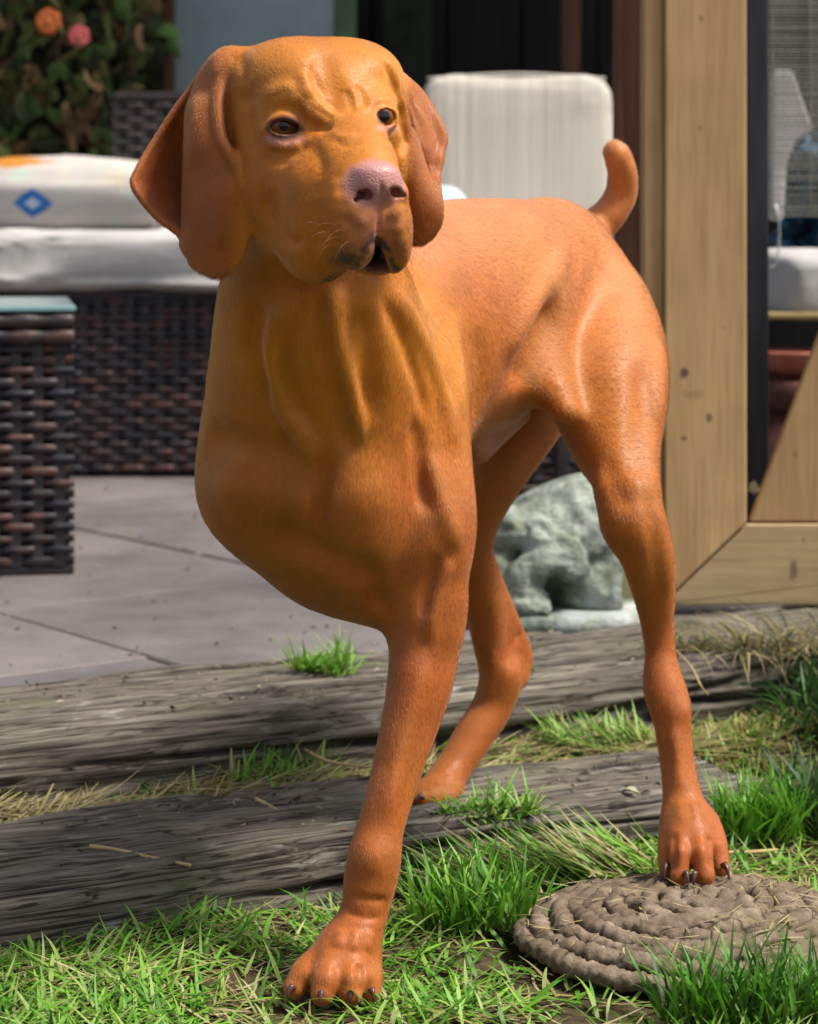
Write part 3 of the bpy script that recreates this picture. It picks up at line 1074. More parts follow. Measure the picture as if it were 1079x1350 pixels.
def ridge(nodes, w, amp, n=4, depth=0.0):
    """nodes (px,py): raise (amp>0) or cut (amp<0) a soft line along the skin; w, amp in metres; fades out at both ends"""
    h = hit(nodes)
    h[:, 1] += depth
    pts = cr_spline(h, n)
    k = len(pts)
    s = np.linspace(0, 1, k)
    fade = np.clip(np.minimum(s, 1 - s) / .22, 0, 1)
    fade = fade * fade * (3 - 2 * fade)

    def fn(p):
        d2 = (p * p).sum(1)[:, None] + (mid * mid).sum(1)[None] - 2 * p @ mid.T
        j = d2.argmin(1)
        A, B = pts[:-1][j], pts[1:][j]
        ab = B - A
        t = np.clip(((p - A) * ab).sum(1) / np.maximum((ab * ab).sum(1), 1e-12), 0, 1)
        r2 = ((p - A - t[:, None] * ab) ** 2).sum(1)
        f = fade[:-1][j] * (1 - t) + fade[1:][j] * t
        return -amp * f * np.exp(-r2 / (w * w))
    mid = (pts[:-1] + pts[1:]) / 2
    FD.add(fn, pts.min(0) - 2.6 * w, pts.max(0) + 2.6 * w, 'd', 0.0)


def dent(c, w, amp):
    """c (px,py); round swelling (amp>0) or hollow (amp<0) of the skin"""
    c = hit([c])[0]
    w = np.asarray(w if isinstance(w, (tuple, list)) else (w, w, w), dtype=float)
    FD.add(lambda p: -amp * np.exp(-(((p - c) / w) ** 2).sum(1)), c - 2.6 * w, c + 2.6 * w, 'd', 0.0)


def sheet(rows, t, k=0.008, thin=None):
    """rows: grid of (px,py,D); a leathery sheet of half thickness t (metres)"""
    g = np.array([[P(*q) for q in row] for row in rows])
    g = np.array([cr_spline(r, 11) for r in g])                       # along u
    g = np.array([cr_spline(g[:, j], 11) for j in range(g.shape[1])])  # along v
    cloud = g.reshape(-1, 3)
    # local brute force distance
    def fn(p):
        lo, hi = p.min(0) - 0.02, p.max(0) + 0.02
        c = cloud[((cloud > lo) & (cloud < hi)).all(1)]
        if len(c) == 0:
            return np.full(len(p), 0.02)
        m = (lo + hi) / 2
        c = (c - m).astype(np.float32)
        q = (p - m).astype(np.float32)
        out = np.empty(len(p))
        cc = (c * c).sum(1) / 2
        qq = (q * q).sum(1)
        for i in range(0, len(p), 4000):
            d2 = cc[None] - q[i:i + 4000] @ c.T
            out[i:i + 4000] = np.sqrt(np.maximum(2 * d2.min(1) + qq[i:i + 4000], 0))
        return out - t
    FD.add(fn, cloud.min(0) - t, cloud.max(0) + t, 'u', k)
    return g


YB = -33      # the trunk runs away from the camera and to the right
# trunk
ell(P(455, 585, 2.01), (.098, .13, .143), YB, k=.04)
ell(P(580, 428, 2.15), (.092, .19, .116), YB, k=.05)
ell(P(690, 372, 2.27), (.068, .15, .080), YB, k=.05)
ell(P(722, 358, 2.37), (.062, .10, .075), YB, k=.04)
# neck
limb([(402, 230, 1.88, 88), (408, 320, 1.89, 103), (418, 410, 1.92, 132), (432, 520, 1.98, 158)], k=.03)
# dog's left shoulder and foreleg
limb([(505, 420, 2.02, 55), (530, 500, 2.0, 60), (548, 570, 1.98, 62), (562, 645, 1.96, 63), (566, 700, 1.95, 62), (565, 760, 1.95, 53),
      (563, 820, 1.95, 46)], k=.03)
limb([(563, 800, 1.95, 48), (560, 850, 1.945, 46), (554, 900, 1.935, 43), (542, 950, 1.925, 38), (528, 1000, 1.913, 34), (514, 1050, 1.90, 31),
      (501, 1095, 1.893, 31), (494, 1130, 1.887, 35), (489, 1160, 1.885, 35), (482, 1195, 1.88, 32), (470, 1232, 1.875, 34),
      (458, 1258, 1.868, 38)], k=.015)
# dog's right shoulder, carried high against the chest, and the breastbone
limb([(322, 560, 2.02, 48), (323, 655, 1.975, 60), (385, 705, 1.985, 46), (440, 748, 1.99, 48), (490, 772, 2.0, 46)], k=.03)
limb([(450, 620, 1.93, 50), (470, 700, 1.93, 55), (492, 770, 1.96, 46)], k=.03)
# dog's left hind leg
limb([(775, 380, 2.33, 62), (792, 410, 2.31, 68), (800, 465, 2.26, 79), (804, 520, 2.21, 78), (812, 580, 2.16, 60), (828, 630, 2.12, 43),
      (837, 672, 2.10, 38), (842, 695, 2.095, 39), (856, 740, 2.10, 35), (864, 790, 2.11, 27), (867, 832, 2.115, 20), (872, 880, 2.115, 18.5),
      (876, 908, 2.11, 21)], k=.02)
limb([(874, 895, 2.108, 17), (884, 937, 2.10, 25), (888, 962, 2.095, 24), (894, 1010, 2.085, 23), (900, 1050, 2.075, 26), (905, 1080, 2.065, 31),
      (909, 1100, 2.055, 34)], k=.022)
limb([(872, 830, 2.125, 12), (881, 880, 2.13, 9), (897, 920, 2.125, 11), (902, 938, 2.12, 11)], k=.016)
limb([(815, 650, 2.10, 16), (820, 690, 2.095, 14)], k=.035)
# flank fold
limb([(672, 425, 2.20, 38), (708, 482, 2.17, 32), (744, 540, 2.13, 16)], k=.03)
# dog's right hind leg
limb([(720, 440, 2.42, 78), (705, 500, 2.40, 68), (680, 560, 2.375, 56), (648, 625, 2.355, 44), (630, 690, 2.345, 28), (625, 740, 2.35, 26),
      (636, 795, 2.37, 25), (646, 850, 2.39, 22), (660, 890, 2.40, 28), (650, 930, 2.40, 27), (625, 970, 2.385, 26), (600, 1010, 2.365, 24),
      (582, 1035, 2.345, 25)], k=.02)
limb([(635, 745, 2.36, 20), (670, 815, 2.41, 14), (690, 862, 2.43, 13), (684, 895, 2.42, 14)], k=.01)
limb([(650, 800, 2.385, 18), (668, 840, 2.41, 16), (678, 868, 2.42, 14)], k=.012, flat=((1, .1, 0), .8))
for (a, b, d, r), (a2, b2, d2, r2) in (((590, 1038, 2.335, 14), (572, 1053, 2.31, 12)), ((578, 1040, 2.33, 14), (556, 1052, 2.30, 12)),
                                        ((568, 1036, 2.33, 14), (540, 1050, 2.30, 12)), ((600, 1040, 2.345, 12), (590, 1052, 2.32, 11))):
    limb([(a, b, d, r), (a2, b2, d2, r2)], k=.006)
# sheath
limb([(682, 545, 2.25, 17), (652, 570, 2.20, 19), (632, 594, 2.17, 17)], k=.015)
# tail
limb([(772, 308, 2.46, 30), (788, 297, 2.47, 25), (806, 279, 2.47, 22), (819, 255, 2.47, 21), (821, 230, 2.46, 19.5), (815, 207, 2.45, 18),
      (811, 200, 2.45, 16)], k=.02)
# front paw: four toes
limb([(458, 1256, 1.868, 38), (446, 1272, 1.858, 36)], k=.012)
for nodes in ([(428, 1262, 1.865, 19), (405, 1280, 1.852, 19), (389, 1303, 1.842, 15)],
              [(446, 1266, 1.858, 20), (432, 1286, 1.838, 20), (425, 1312, 1.826, 15)],
              [(466, 1266, 1.858, 20), (466, 1288, 1.838, 19), (462, 1312, 1.828, 15)],
              [(482, 1264, 1.868, 20), (487, 1287, 1.852, 18), (489, 1309, 1.843, 14)]):
    limb(nodes, k=.006)
# dog's left hind paw
limb([(908, 1090, 2.06, 33), (911, 1110, 2.045, 34)], k=.012)
for nodes in ([(886, 1085, 2.06, 13), (881, 1115, 2.045, 13), (880, 1147, 2.03, 11)],
              [(901, 1092, 2.05, 14), (897, 1120, 2.022, 14), (896, 1155, 2.01, 12)],
              [(920, 1092, 2.05, 14), (925, 1120, 2.022, 15), (930, 1155, 2.01, 13)],
              [(934, 1082, 2.06, 15), (944, 1112, 2.045, 15), (951, 1144, 2.03, 12)]):
    limb(nodes, k=.005)
# muscles, folds and creases of the trunk
ridge([(392, 372), (366, 424), (356, 472), (367, 524), (398, 575), (420, 620)], .0077, 0.0145)
ridge([(343, 392), (335, 440), (341, 485), (358, 540)], .0090, -.0165)
ridge([(378, 430), (374, 475), (386, 520), (410, 570)], .0072, -0.0087)
ridge([(450, 372), (440, 406), (443, 446), (456, 495), (468, 545), (474, 590)], .0068, 0.0202)
ridge([(427, 380), (427, 420), (432, 460), (446, 510), (458, 560), (464, 600)], .0062, -0.0156)
ridge([(478, 400), (482, 450), (486, 500), (490, 560)], .012, -0.0078)
ridge([(512, 372), (545, 425), (572, 485), (590, 545), (602, 600)], .0081, 0.0087)
ridge([(500, 385), (528, 440), (552, 505), (566, 560)], .0063, -0.0065)
ridge([(545, 545), (552, 590), (556, 635), (566, 680)], .0072, -0.0087)
ridge([(560, 590), (575, 640), (594, 690), (604, 730)], .0081, 0.0072)
ridge([(270, 578), (290, 584), (320, 592), (360, 602), (408, 612)], .0165, -.0185)
ridge([(428, 590), (425, 640), (421, 690), (424, 715)], .0080, -.0115)
ridge([(345, 700), (400, 718), (450, 744), (500, 772)], .0150, -.0150)
dent((314, 646), (.032, .03, .028), .011)
dent((396, 660), (.02, .02, .018), .004)
dent((481, 652), (.034, .03, .028), .007)
dent((345, 560), (.03, .03, .04), -.004)
ridge([(490, 745), (495, 778), (500, 806)], .0067, -0.0130)
ridge([(596, 735), (583, 765), (572, 805), (566, 850)], .0054, 0.0072)
ridge([(578, 730), (567, 770), (556, 815)], .0054, -0.0065)
ridge([(545, 840), (530, 930), (508, 1010)], .0126, 0.0029)
dent((492, 1132), (.012, .012, .014), .003)
dent((478, 1200), (.03, .02, .008), -.002)
# barrel, flank and thigh
ridge([(752, 318), (722, 378), (692, 430), (668, 480)], .0135, 0.0087)
ridge([(738, 392), (716, 438), (694, 478), (684, 515)], .021, -.016)
ridge([(625, 430), (632, 500), (622, 560)], .0126, -0.0036)
ridge([(600, 410), (606, 480), (608, 550)], .0126, 0.0029)
ridge([(842, 470), (850, 530), (842, 590), (838, 640)], .0126, -0.0072)
ridge([(868, 440), (872, 500), (864, 560)], .0126, 0.0058)
dent((770, 470), (.035, .04, .045), .004)
ridge([(800, 600), (812, 640), (830, 675)], .0090, -0.0058)
ridge([(850, 640), (862, 700), (868, 760), (868, 820)], .0063, -0.0058)
ridge([(594, 835), (575, 920), (545, 1020), (520, 1100)], .008, -.004)
ridge([(560, 850), (545, 930), (520, 1020), (505, 1090)], .007, .003)
ridge([(460, 1178), (485, 1185), (513, 1186)], .0030, -.0028)
ridge([(456, 1202), (480, 1210), (507, 1210)], .0030, -.0022)
ridge([(450, 1225), (446, 1250)], .005, .003)
ridge([(470, 1225), (466, 1255)], .005, .003)
ridge([(488, 1225), (484, 1255)], .005, .003)
dent((902, 936), .011, .004)
ridge([(896, 1055), (900, 1085)], .004, .0025)
ridge([(915, 1055), (922, 1085)], .004, .0025)
# hock and shin definition
ridge([(648, 852), (646, 890), (638, 930)], .0054, 0.0043)
dent((674, 866), .010, -.005)
ridge([(682, 800), (686, 840), (690, 870)], .0054, -0.0058)
ridge([(888, 955), (893, 1000), (897, 1045)], .0054, 0.0036)
ridge([(872, 930), (878, 980), (884, 1040)], .0054, -0.0029)
for x0_, y0_, x1_, y1_ in ((889, 1098, 886, 1150), (911, 1106, 912, 1152), (935, 1100, 941, 1148), (419, 1272, 408, 1308), (447, 1272, 444, 1316), (475, 1270, 475, 1312)):
    ridge([(x0_, y0_), ((x0_ + x1_) / 2, (y0_ + y1_) / 2), (x1_, y1_)], .0036, -.0105)
for x0_, y0_ in ((880, 1118), (898, 1122), (924, 1122), (944, 1114), (404, 1284), (432, 1290), (462, 1290), (487, 1288)):
    dent((x0_, y0_), .006, .0022)
# ------------------------------------------------ head
HY = 20
ell(P(412, 142, 1.85), (.071, .085, .054), HY, k=.02)
ell(P(384, 108, 1.835), (.050, .062, .034), HY, k=.015)
ell(P(462, 106, 1.85), (.040, .060, .033), HY, k=.015)
ell(P(368, 235, 1.82), (.038, .06, .062), HY, k=.03)
ell(P(500, 205, 1.85), (.020, .05, .05), HY, k=.02)
limb([(446, 150, 1.805, 46), (467, 185, 1.772, 42), (487, 219, 1.740, 37), (496, 238, 1.725, 33)], k=.02)
ell(P(440, 255, 1.77), (.044, .062, .046), HY, k=.02)
ell(P(418, 308, 1.768), (.032, .050, .038), HY, k=.015)
ell(P(466, 300, 1.730), (.022, .024, .032), HY, k=.012)
ell(P(516, 314, 1.742), (.0125, .030, .0275), HY, roll=-4, k=.008)
ell(P(470, 277, 1.724), (.022, .022, .024), HY, k=.012)
ell(P(516, 284, 1.733), (.0125, .022, .022), HY, k=.010)
# brows
limb([(340, 150, 1.800, 8), (364, 132, 1.782, 11), (396, 130, 1.774, 13), (418, 145, 1.772, 11)], k=.015)
limb([(478, 142, 1.785, 10), (500, 130, 1.792, 11), (522, 136, 1.808, 8)], k=.012)
ridge([(422, 62), (430, 92), (441, 122), (453, 154)], .010, -.0055)
ridge([(398, 150), (416, 149), (436, 158)], .006, .0028)
ridge([(408, 134), (428, 143), (450, 160)], .006, .0028)
ridge([(408, 160), (420, 168), (438, 172)], .004, -.003)
ridge([(322, 110), (326, 150), (334, 200)], .012, -.004)
# eyes: eyeballs sit in bulges, lids open in an almond
EYES = []
for (ex, ey), r, push, lid in (((371, 166), .0135, .0105, .0026), ((500, 153.5), .0125, .0090, .0024)):
    c = hit([(ex, ey)])[0]
    c = c + np.array((0, push, 0))
    EYES.append((c, r))
    ell(c, (r + lid,) * 3, k=.012)
def eye_line(i, pts, w, amp, depth=0):
    ridge(pts, w, amp, 4, depth)
# sunken ring, brow fold above and bag below
ridge([(345, 172), (352, 150), (376, 141), (398, 150), (404, 168)], .0042, -.0030)
ridge([(350, 196), (372, 203), (394, 198), (406, 184)], .0042, -.0028)
ridge([(348, 184), (364, 192), (384, 194), (398, 186)], .0036, .0024)
ridge([(494, 160), (498, 142), (510, 136), (523, 143)], .0036, -.0022)
ridge([(496, 176), (510, 180), (522, 172)], .0036, -.002)
def lids(i, w, h, lean, yaw, dz=0.0):
    """almond opening cut through the lid shell; lean tips the almond, yaw turns it towards its gaze"""
    c, r = EYES[i]
    A = rot_axes(yaw, 0, lean)
    ell(c + A @ np.array((0, -r, dz)), (w, .0085, h), yaw, 0, lean, k=.0012, op='s')
lids(0, .0122, .0060, 7, HY - 6, -.0014)
lids(1, .0092, .0070, -8, HY + 8, -.0008)
def lid(i, pts, r, out, k=.0025):
    c, R = EYES[i]
    nodes = []
    for x, y in pts:
        q = P(x, y, c[1])
        dd = R * R - (q[0] - c[0]) ** 2 - (q[2] - c[2]) ** 2
        nodes.append((x, y, c[1] - math.sqrt(max(dd, 1e-6)) - out, r))
    limb(nodes, k=k)
lid(0, [(353, 168), (361, 158), (373, 153.5), (387, 157), (397, 167)], 4.2, .0018)
lid(0, [(354, 177), (366, 183), (378, 184), (389, 180), (399, 173)], 2.6, .0006)
# nose
ell(P(496, 243, 1.716), (.0205, .018, .0155), HY, k=.005)
ell(P(496, 228, 1.714), (.0165, .014, .0075), HY, k=.006)
ell(P(470, 256, 1.716), (.0085, .012, .0085), HY, k=.004)
ell(P(526, 255, 1.724), (.0065, .012, .0085), HY, k=.004)
limb([(481, 254, 1.692, 6.0), (474, 258, 1.712, 6)], k=.003, op='s')
limb([(474, 264, 1.697, 3.0), (464, 263, 1.712, 3)], k=.002, op='s')
limb([(519, 252, 1.697, 6.0), (523, 254, 1.716, 6)], k=.003, op='s')
limb([(527, 260, 1.703, 2.6), (532, 257, 1.716, 2.6)], k=.002, op='s')
ridge([(502, 238), (503, 260), (499, 300), (496, 312)], .0020, -.0030)
# lips: an inverted V between the flews, the chin set back inside it
limb([(495, 305, 1.695, 1.5), (496, 318, 1.70, 5), (497, 335, 1.705, 12), (497, 352, 1.705, 17), (497, 366, 1.705, 20)], k=.003, op='s')
limb([(495, 314, 1.715, 3), (497, 332, 1.73, 11), (497, 350, 1.737, 16), (497, 366, 1.737, 19)], k=.002, op='s')
limb([(498, 322, 1.74, 6), (500, 334, 1.75, 8)], k=.002, op='s')
ell(P(497, 349, 1.766), (.0145, .026, .0085), HY, k=.002)
ridge([(480, 352), (497, 356), (514, 352)], .003, .0012)
ridge([(462, 360), (474, 350), (484, 335), (490, 318)], .0035, .0022)
ridge([(506, 318), (512, 338), (520, 354)], .0035, .002)
ridge([(375, 318), (388, 320), (400, 312)], .004, -.0025)
ridge([(400, 190), (412, 225), (418, 262)], .012, -.003)
ridge([(352, 250), (362, 290), (384, 330)], .012, -.004)
for k, (a, b) in enumerate(((446, 232), (440, 243), (449, 250), (441, 262), (452, 270), (438, 276), (446, 286), (430, 288), (458, 290), (440, 300), (426, 302), (452, 305),
                            (470, 300), (432, 316), (446, 320), (462, 318), (418, 318), (478, 292), (517, 292), (525, 300), (518, 312), (528, 318), (524, 332))):
    dent((a, b), .0042, (-.0013 if k % 2 == 0 else .0009) * (.45 if a < 453 and b < 292 else 1))
# ears
EAR_L = sheet([
    [(270, 96, 1.862), (273, 95, 1.860), (277, 94, 1.856), (281, 93, 1.850), (291, 94, 1.838), (304, 92, 1.825)],
    [(236, 138, 1.862), (244, 138, 1.866), (251, 138, 1.860), (253, 138, 1.836), (268, 138, 1.820), (287, 138, 1.812)],
    [(205, 185, 1.858), (226, 185, 1.873), (247, 186, 1.874), (248, 186, 1.832), (266, 186, 1.809), (291, 183, 1.802)],
    [(181, 226, 1.846), (214, 228, 1.870), (246, 230, 1.882), (247, 230, 1.832), (276, 226, 1.804), (309, 214, 1.797)],
    [(178, 248, 1.840), (212, 258, 1.864), (245, 264, 1.880), (246, 264, 1.830), (280, 258, 1.801), (321, 247, 1.795)],
    [(206, 284, 1.838), (226, 290, 1.852), (245, 296, 1.862), (246, 297, 1.827), (284, 294, 1.801), (326, 288, 1.797)],
    [(240, 311, 1.832), (242, 316, 1.834), (244, 322, 1.834), (246, 328, 1.824), (285, 331, 1.804), (322, 326, 1.800)],
    [(252, 345, 1.822), (257, 350, 1.820), (263, 354, 1.816), (270, 358, 1.812), (288, 363, 1.806), (308, 354, 1.804)]], .0030, k=.006)
limb([(292, 98, 1.826, 8), (288, 140, 1.810, 6), (293, 182, 1.798, 6), (310, 214, 1.793, 5.5), (321, 245, 1.792, 4)], k=.006)
limb([(300, 84, 1.84, 22), (282, 104, 1.85, 14)], k=.02)
EAR_R = sheet([
    [(483, 68, 1.860), (490, 67, 1.862), (497, 69, 1.866), (501, 72, 1.872), (506, 80, 1.882), (510, 88, 1.890)],
    [(510, 100, 1.846), (517, 102, 1.846), (524, 106, 1.852), (527, 108, 1.866), (538, 108, 1.884), (548, 114, 1.892)],
    [(527, 145, 1.834), (533, 146, 1.832), (539, 148, 1.838), (542, 149, 1.860), (557, 146, 1.880), (571, 146, 1.886)],
    [(531, 192, 1.828), (540, 192, 1.822), (550, 192, 1.828), (552, 192, 1.856), (568, 186, 1.874), (586, 178, 1.878)],
    [(530, 238, 1.826), (546, 236, 1.818), (562, 232, 1.824), (564, 231, 1.850), (572, 216, 1.866), (582, 204, 1.870)],
    [(534, 280, 1.826), (555, 276, 1.818), (576, 266, 1.822), (577, 255, 1.838), (577, 243, 1.852), (577, 230, 1.860)],
    [(541, 308, 1.828), (558, 306, 1.822), (579, 292, 1.824), (579, 285, 1.826), (578, 280, 1.828), (577, 276, 1.830)],
    [(546, 320, 1.830), (556, 320, 1.826), (568, 312, 1.826), (570, 310, 1.826), (571, 308, 1.827), (572, 306, 1.828)]], .0028, k=.006)
limb([(486, 70, 1.858, 8), (512, 102, 1.842, 6), (528, 145, 1.830, 5.5), (532, 190, 1.824, 4.5)], k=.005)
limb([(302, 108, 1.845, 20), (304, 150, 1.828, 20), (314, 200, 1.820, 18), (326, 240, 1.822, 14)], k=.006)
ridge([(498, 70), (517, 108), (529, 150), (532, 195), (528, 228)], .0042, -.0055)
ridge([(506, 70), (524, 108), (536, 150), (539, 190)], .0040, .0030)
ridge([(526, 106), (545, 158), (561, 205), (575, 240)], .0046, -.0085)
ridge([(533, 106), (552, 152), (570, 196), (582, 226)], .0060, .0030)
ridge([(566, 128), (580, 160), (584, 190)], .0050, -.0030)
ridge([(262, 118), (256, 160), (256, 220)], .006, .003)
ridge([(300, 232), (296, 280), (288, 330)], .010, .003)
ridge([(312, 70), (322, 90), (326, 120)], .006, -.003)
for pts_, w_, a_ in (([(398, 92), (404, 112), (412, 130)], .004, .0022), ([(410, 84), (417, 108), (428, 130)], .0035, -.0022),
                     ([(420, 126), (432, 136), (446, 142)], .0028, -.0022), ([(416, 142), (428, 150), (440, 156)], .0028, -.0022),
                     ([(456, 118), (462, 134), (466, 150)], .003, -.0022), ([(472, 112), (478, 128), (480, 144)], .0035, -.0018),
                     ([(344, 206), (362, 214), (386, 212)], .0032, -.0020), ([(346, 236), (352, 270), (362, 305)], .004, -.0025),
                     ([(378, 312), (390, 318), (402, 314)], .0028, -.0022), ([(404, 186), (420, 205), (428, 235)], .006, -.0025),
                     ([(436, 172), (452, 180), (470, 176)], .003, .0014), ([(440, 184), (458, 192), (478, 186)], .003, -.0012),
                     ([(350, 128), (366, 116), (390, 114)], .005, .0020)):
    ridge(pts_, w_, a_)



def nets(field, xs, ys, zs, B=8):
    """surface nets on a rectilinear grid; only blocks close to the skin are sampled"""
    nx, ny, nz = ((len(a) - 1) // B * B + 1 for a in (xs, ys, zs))
    xs, ys, zs = xs[:nx], ys[:ny], zs[:nz]
    bc = [np.array([(a[i] + a[i + B]) / 2 for i in range(0, len(a) - 1, B)]) for a in (xs, ys, zs)]
    bh = [np.array([(a[i + B] - a[i]) / 2 for i in range(0, len(a) - 1, B)]) for a in (xs, ys, zs)]
    C = np.stack(np.meshgrid(*bc, indexing='ij'), -1).reshape(-1, 3)
    H = np.stack(np.meshgrid(*bh, indexing='ij'), -1).reshape(-1, 3)
    dC = field(C, 0.06)
    near = np.abs(dC) < np.linalg.norm(H, axis=1) * 1.5 + 0.008
    V = np.where(dC < 0, -1.0, 1.0).astype(np.float32).reshape(len(bc[0]), len(bc[1]), len(bc[2]))
    V = np.repeat(np.repeat(np.repeat(V, B, 0), B, 1), B, 2)
    V = np.pad(V, ((0, 1),) * 3, mode='edge')
    nb = np.flatnonzero(near)
    bi = np.stack(np.unravel_index(nb, (len(bc[0]), len(bc[1]), len(bc[2]))), -1)
    r = np.arange(B + 1)
    off = np.stack(np.meshgrid(r, r, r, indexing='ij'), -1).reshape(-1, 3)
    for s in range(0, len(bi), 1500):
        ii = (bi[s:s + 1500, None, :] * B + off[None]).reshape(-1, 3)
        flat = np.unique((ii[:, 0] * ny + ii[:, 1]) * nz + ii[:, 2])
        ix, rem = np.divmod(flat, ny * nz)
        iy, iz = np.divmod(rem, nz)
        V[ix, iy, iz] = field(np.column_stack([xs[ix], ys[iy], zs[iz]]))
    S = V < 0
    allc = np.ones((nx - 1, ny - 1, nz - 1), bool)
    anyc = np.zeros_like(allc)
    corners = [(a, b, c) for a in (0, 1) for b in (0, 1) for c in (0, 1)]
    for a, b, c in corners:
        s = S[a:a + nx - 1, b:b + ny - 1, c:c + nz - 1]
        allc &= s
        anyc |= s
    act = np.argwhere(anyc & ~allc)
    idx = np.full((nx - 1, ny - 1, nz - 1), -1, np.int32)
    idx[act[:, 0], act[:, 1], act[:, 2]] = np.arange(len(act))
    cv = {q: V[act[:, 0] + q[0], act[:, 1] + q[1], act[:, 2] + q[2]] for q in corners}
    acc = np.zeros((len(act), 3))
    cnt = np.zeros(len(act))
    for q in corners:
        for ax in range(3):
            if q[ax] == 0:
                q2 = tuple(1 if i == ax else q[i] for i in range(3))
                va, vb = cv[q], cv[q2]
                m = (va < 0) != (vb < 0)
                t = np.where(m, va / np.where(m, va - vb, 1), 0)
                pt = np.array(q, float)[None].repeat(len(act), 0)
                pt[:, ax] = t
                acc[m] += pt[m]
                cnt[m] += 1
    loc = acc / cnt[:, None]
    pos = np.empty_like(loc)
    for ax, a in enumerate((xs, ys, zs)):
        pos[:, ax] = a[act[:, ax]] + loc[:, ax] * (a[act[:, ax] + 1] - a[act[:, ax]])
    faces = []
    for ax in range(3):
        u, v = [(1, 2), (2, 0), (0, 1)][ax]
        sl0 = [slice(None)] * 3
        sl1 = [slice(None)] * 3
        sl0[ax], sl1[ax] = slice(0, -1), slice(1, None)
        ch = S[tuple(sl0)] != S[tuple(sl1)]
        e = np.argwhere(ch)
        dims = (nx, ny, nz)
        e = e[(e[:, u] > 0) & (e[:, v] > 0) & (e[:, u] < dims[u] - 1) & (e[:, v] < dims[v] - 1)]
        inside = S[e[:, 0], e[:, 1], e[:, 2]]
        quad = []
        for du, dv in ((-1, -1), (0, -1), (0, 0), (-1, 0)):
            c = e.copy()
            c[:, u] += du
            c[:, v] += dv
            quad.append(idx[c[:, 0], c[:, 1], c[:, 2]])
        q = np.stack(quad, -1)
        q[~inside] = q[~inside][:, ::-1]
        faces.append(q)
    faces = np.vstack(faces)
    faces = faces[(faces >= 0).all(1)]
    return pos, faces


def grad(field, p, h=0.0007):
    g = np.zeros_like(p)
    for s in ((1, 1, 1), (1, -1, -1), (-1, 1, -1), (-1, -1, 1)):
        s = np.array(s, float)
        g += s * field(p + s * h)[:, None]
    return g / (4 * h)


def graded(a, b, fa, fb, fine, coarse):
    """grid lines from a to b, fine between fa and fb"""
    out = [a]
    while out[-1] < b:
        x = out[-1]
        out.append(x + (fine if fa <= x <= fb else coarse))
    return np.array(out)

QUICK = 1.0

FINE, COARSE = 0.0013 * QUICK, 0.0026 * QUICK
pos, faces = nets(FD, graded(-.262, .315, -.215, .045, FINE, COARSE), graded(1.655, 2.56, 1.665, 1.91, FINE, COARSE),
                  graded(-.012, .80, .585, .80, FINE, COARSE))
# keep the one connected body
for _ in range(1):
    g = grad(FD, pos)
    d = FD(pos)
    pos = pos - np.clip(d, -.003, .003)[:, None] * g / np.maximum((g * g).sum(1), .2)[:, None]
# relax the skin a little (less on the head)
ed = np.vstack([faces[:, [0, 1]], faces[:, [1, 2]], faces[:, [2, 3]], faces[:, [3, 0]]])
deg = np.bincount(ed[:, 0], minlength=len(pos)).astype(float)
wgt = np.where(pos[:, 2] > .60, np.where(pos[:, 1] < 1.92, .22, .6), .6)
wgt = np.where(pos[:, 2] < .09, .3, wgt)[:, None]
for it in range(9):
    if it > 2:
        wgt = np.where((wgt < .55) | ((it > 4) & (pos[:, 1:2] < 2.06)), 0, wgt)
    av = np.stack([np.bincount(ed[:, 0], weights=pos[ed[:, 1], k], minlength=len(pos)) for k in range(3)], -1) / np.maximum(deg, 1)[:, None]
    pos = pos + (av - pos) * wgt
DOG_BASE = np.array((-.02, 1.95, 0.0))
dog = empty('dog', DOG_BASE)
tag(dog, 'rust coloured smooth coated dog with pink nose and long ears standing on the sleeper steps', 'dog')
body_me = mesh_np('body', pos - DOG_BASE, faces)
# colours that belong to the coat and skin itself: pink nose, lip and eye rims, pale sheath; the back also carries painted sheen
px = CX + pos[:, 0] * F / pos[:, 1]
py = HORIZON + (CAM_H - pos[:, 2]) * F / pos[:, 1]
def soft(c, r, hard=2.0):
    c, r = P(*c), np.asarray(r, float)
    q = np.linalg.norm((pos - c) / r, axis=1)
    return np.clip((1.25 - q) * hard, 0, 1)
skin = np.zeros((len(pos), 4), np.float32)
coat = np.array((.40, .115, .013))
col = np.repeat(coat[None], len(pos), 0)
# the coat itself runs redder on legs and ears, more golden on face and chest
def blend(w, c):
    global col
    w = np.clip(w, 0, 1)[:, None]
    col = col * (1 - w) + np.array(c) * w
blend((.46 - pos[:, 2]) / .16, (.35, .095, .012))
blend(np.clip(1 - np.abs(pos[:, 2] - .52) / .12, 0, 1) * np.clip((2.10 - pos[:, 1]) / .12, 0, 1), (.50, .175, .008))
hd_ = (pos[:, 2] > .585) & (pos[:, 1] < 1.90)
blend(hd_ * .9, (.50, .165, .009))
blend(hd_ * np.maximum(np.clip((318 - px) / 22, 0, 1), np.clip((px - 532) / 12, 0, 1)) * .9, (.32, .080, .015))
blend(np.clip((pos[:, 1] - 1.99) / .12, 0, 1) * np.clip((pos[:, 2] - .48) / .1, 0, 1) * .8, (.52, .195, .060))  # peach back and flanks: paler hair, partly sky sheen painted into the coat
nz = fbm(pos * 60, 3, 3)[:, None]
col = col * (1 + .10 * nz) * np.array((1, 1, 1)) + np.array((0, .012, 0)) * fbm(pos * 14, 9, 2)[:, None]
def paint(mask, c):
    global col
    m = np.clip(mask, 0, 1)[:, None]
    col = col * (1 - m) + np.array(c) * m
paint(soft((652, 570, 2.19), (.034, .06, .026), 1.5) * .85, (.56, .27, .21))
paint(soft((372, 187, 1.77), (.016, .02, .004), 1.2) * .5, (.46, .20, .15))
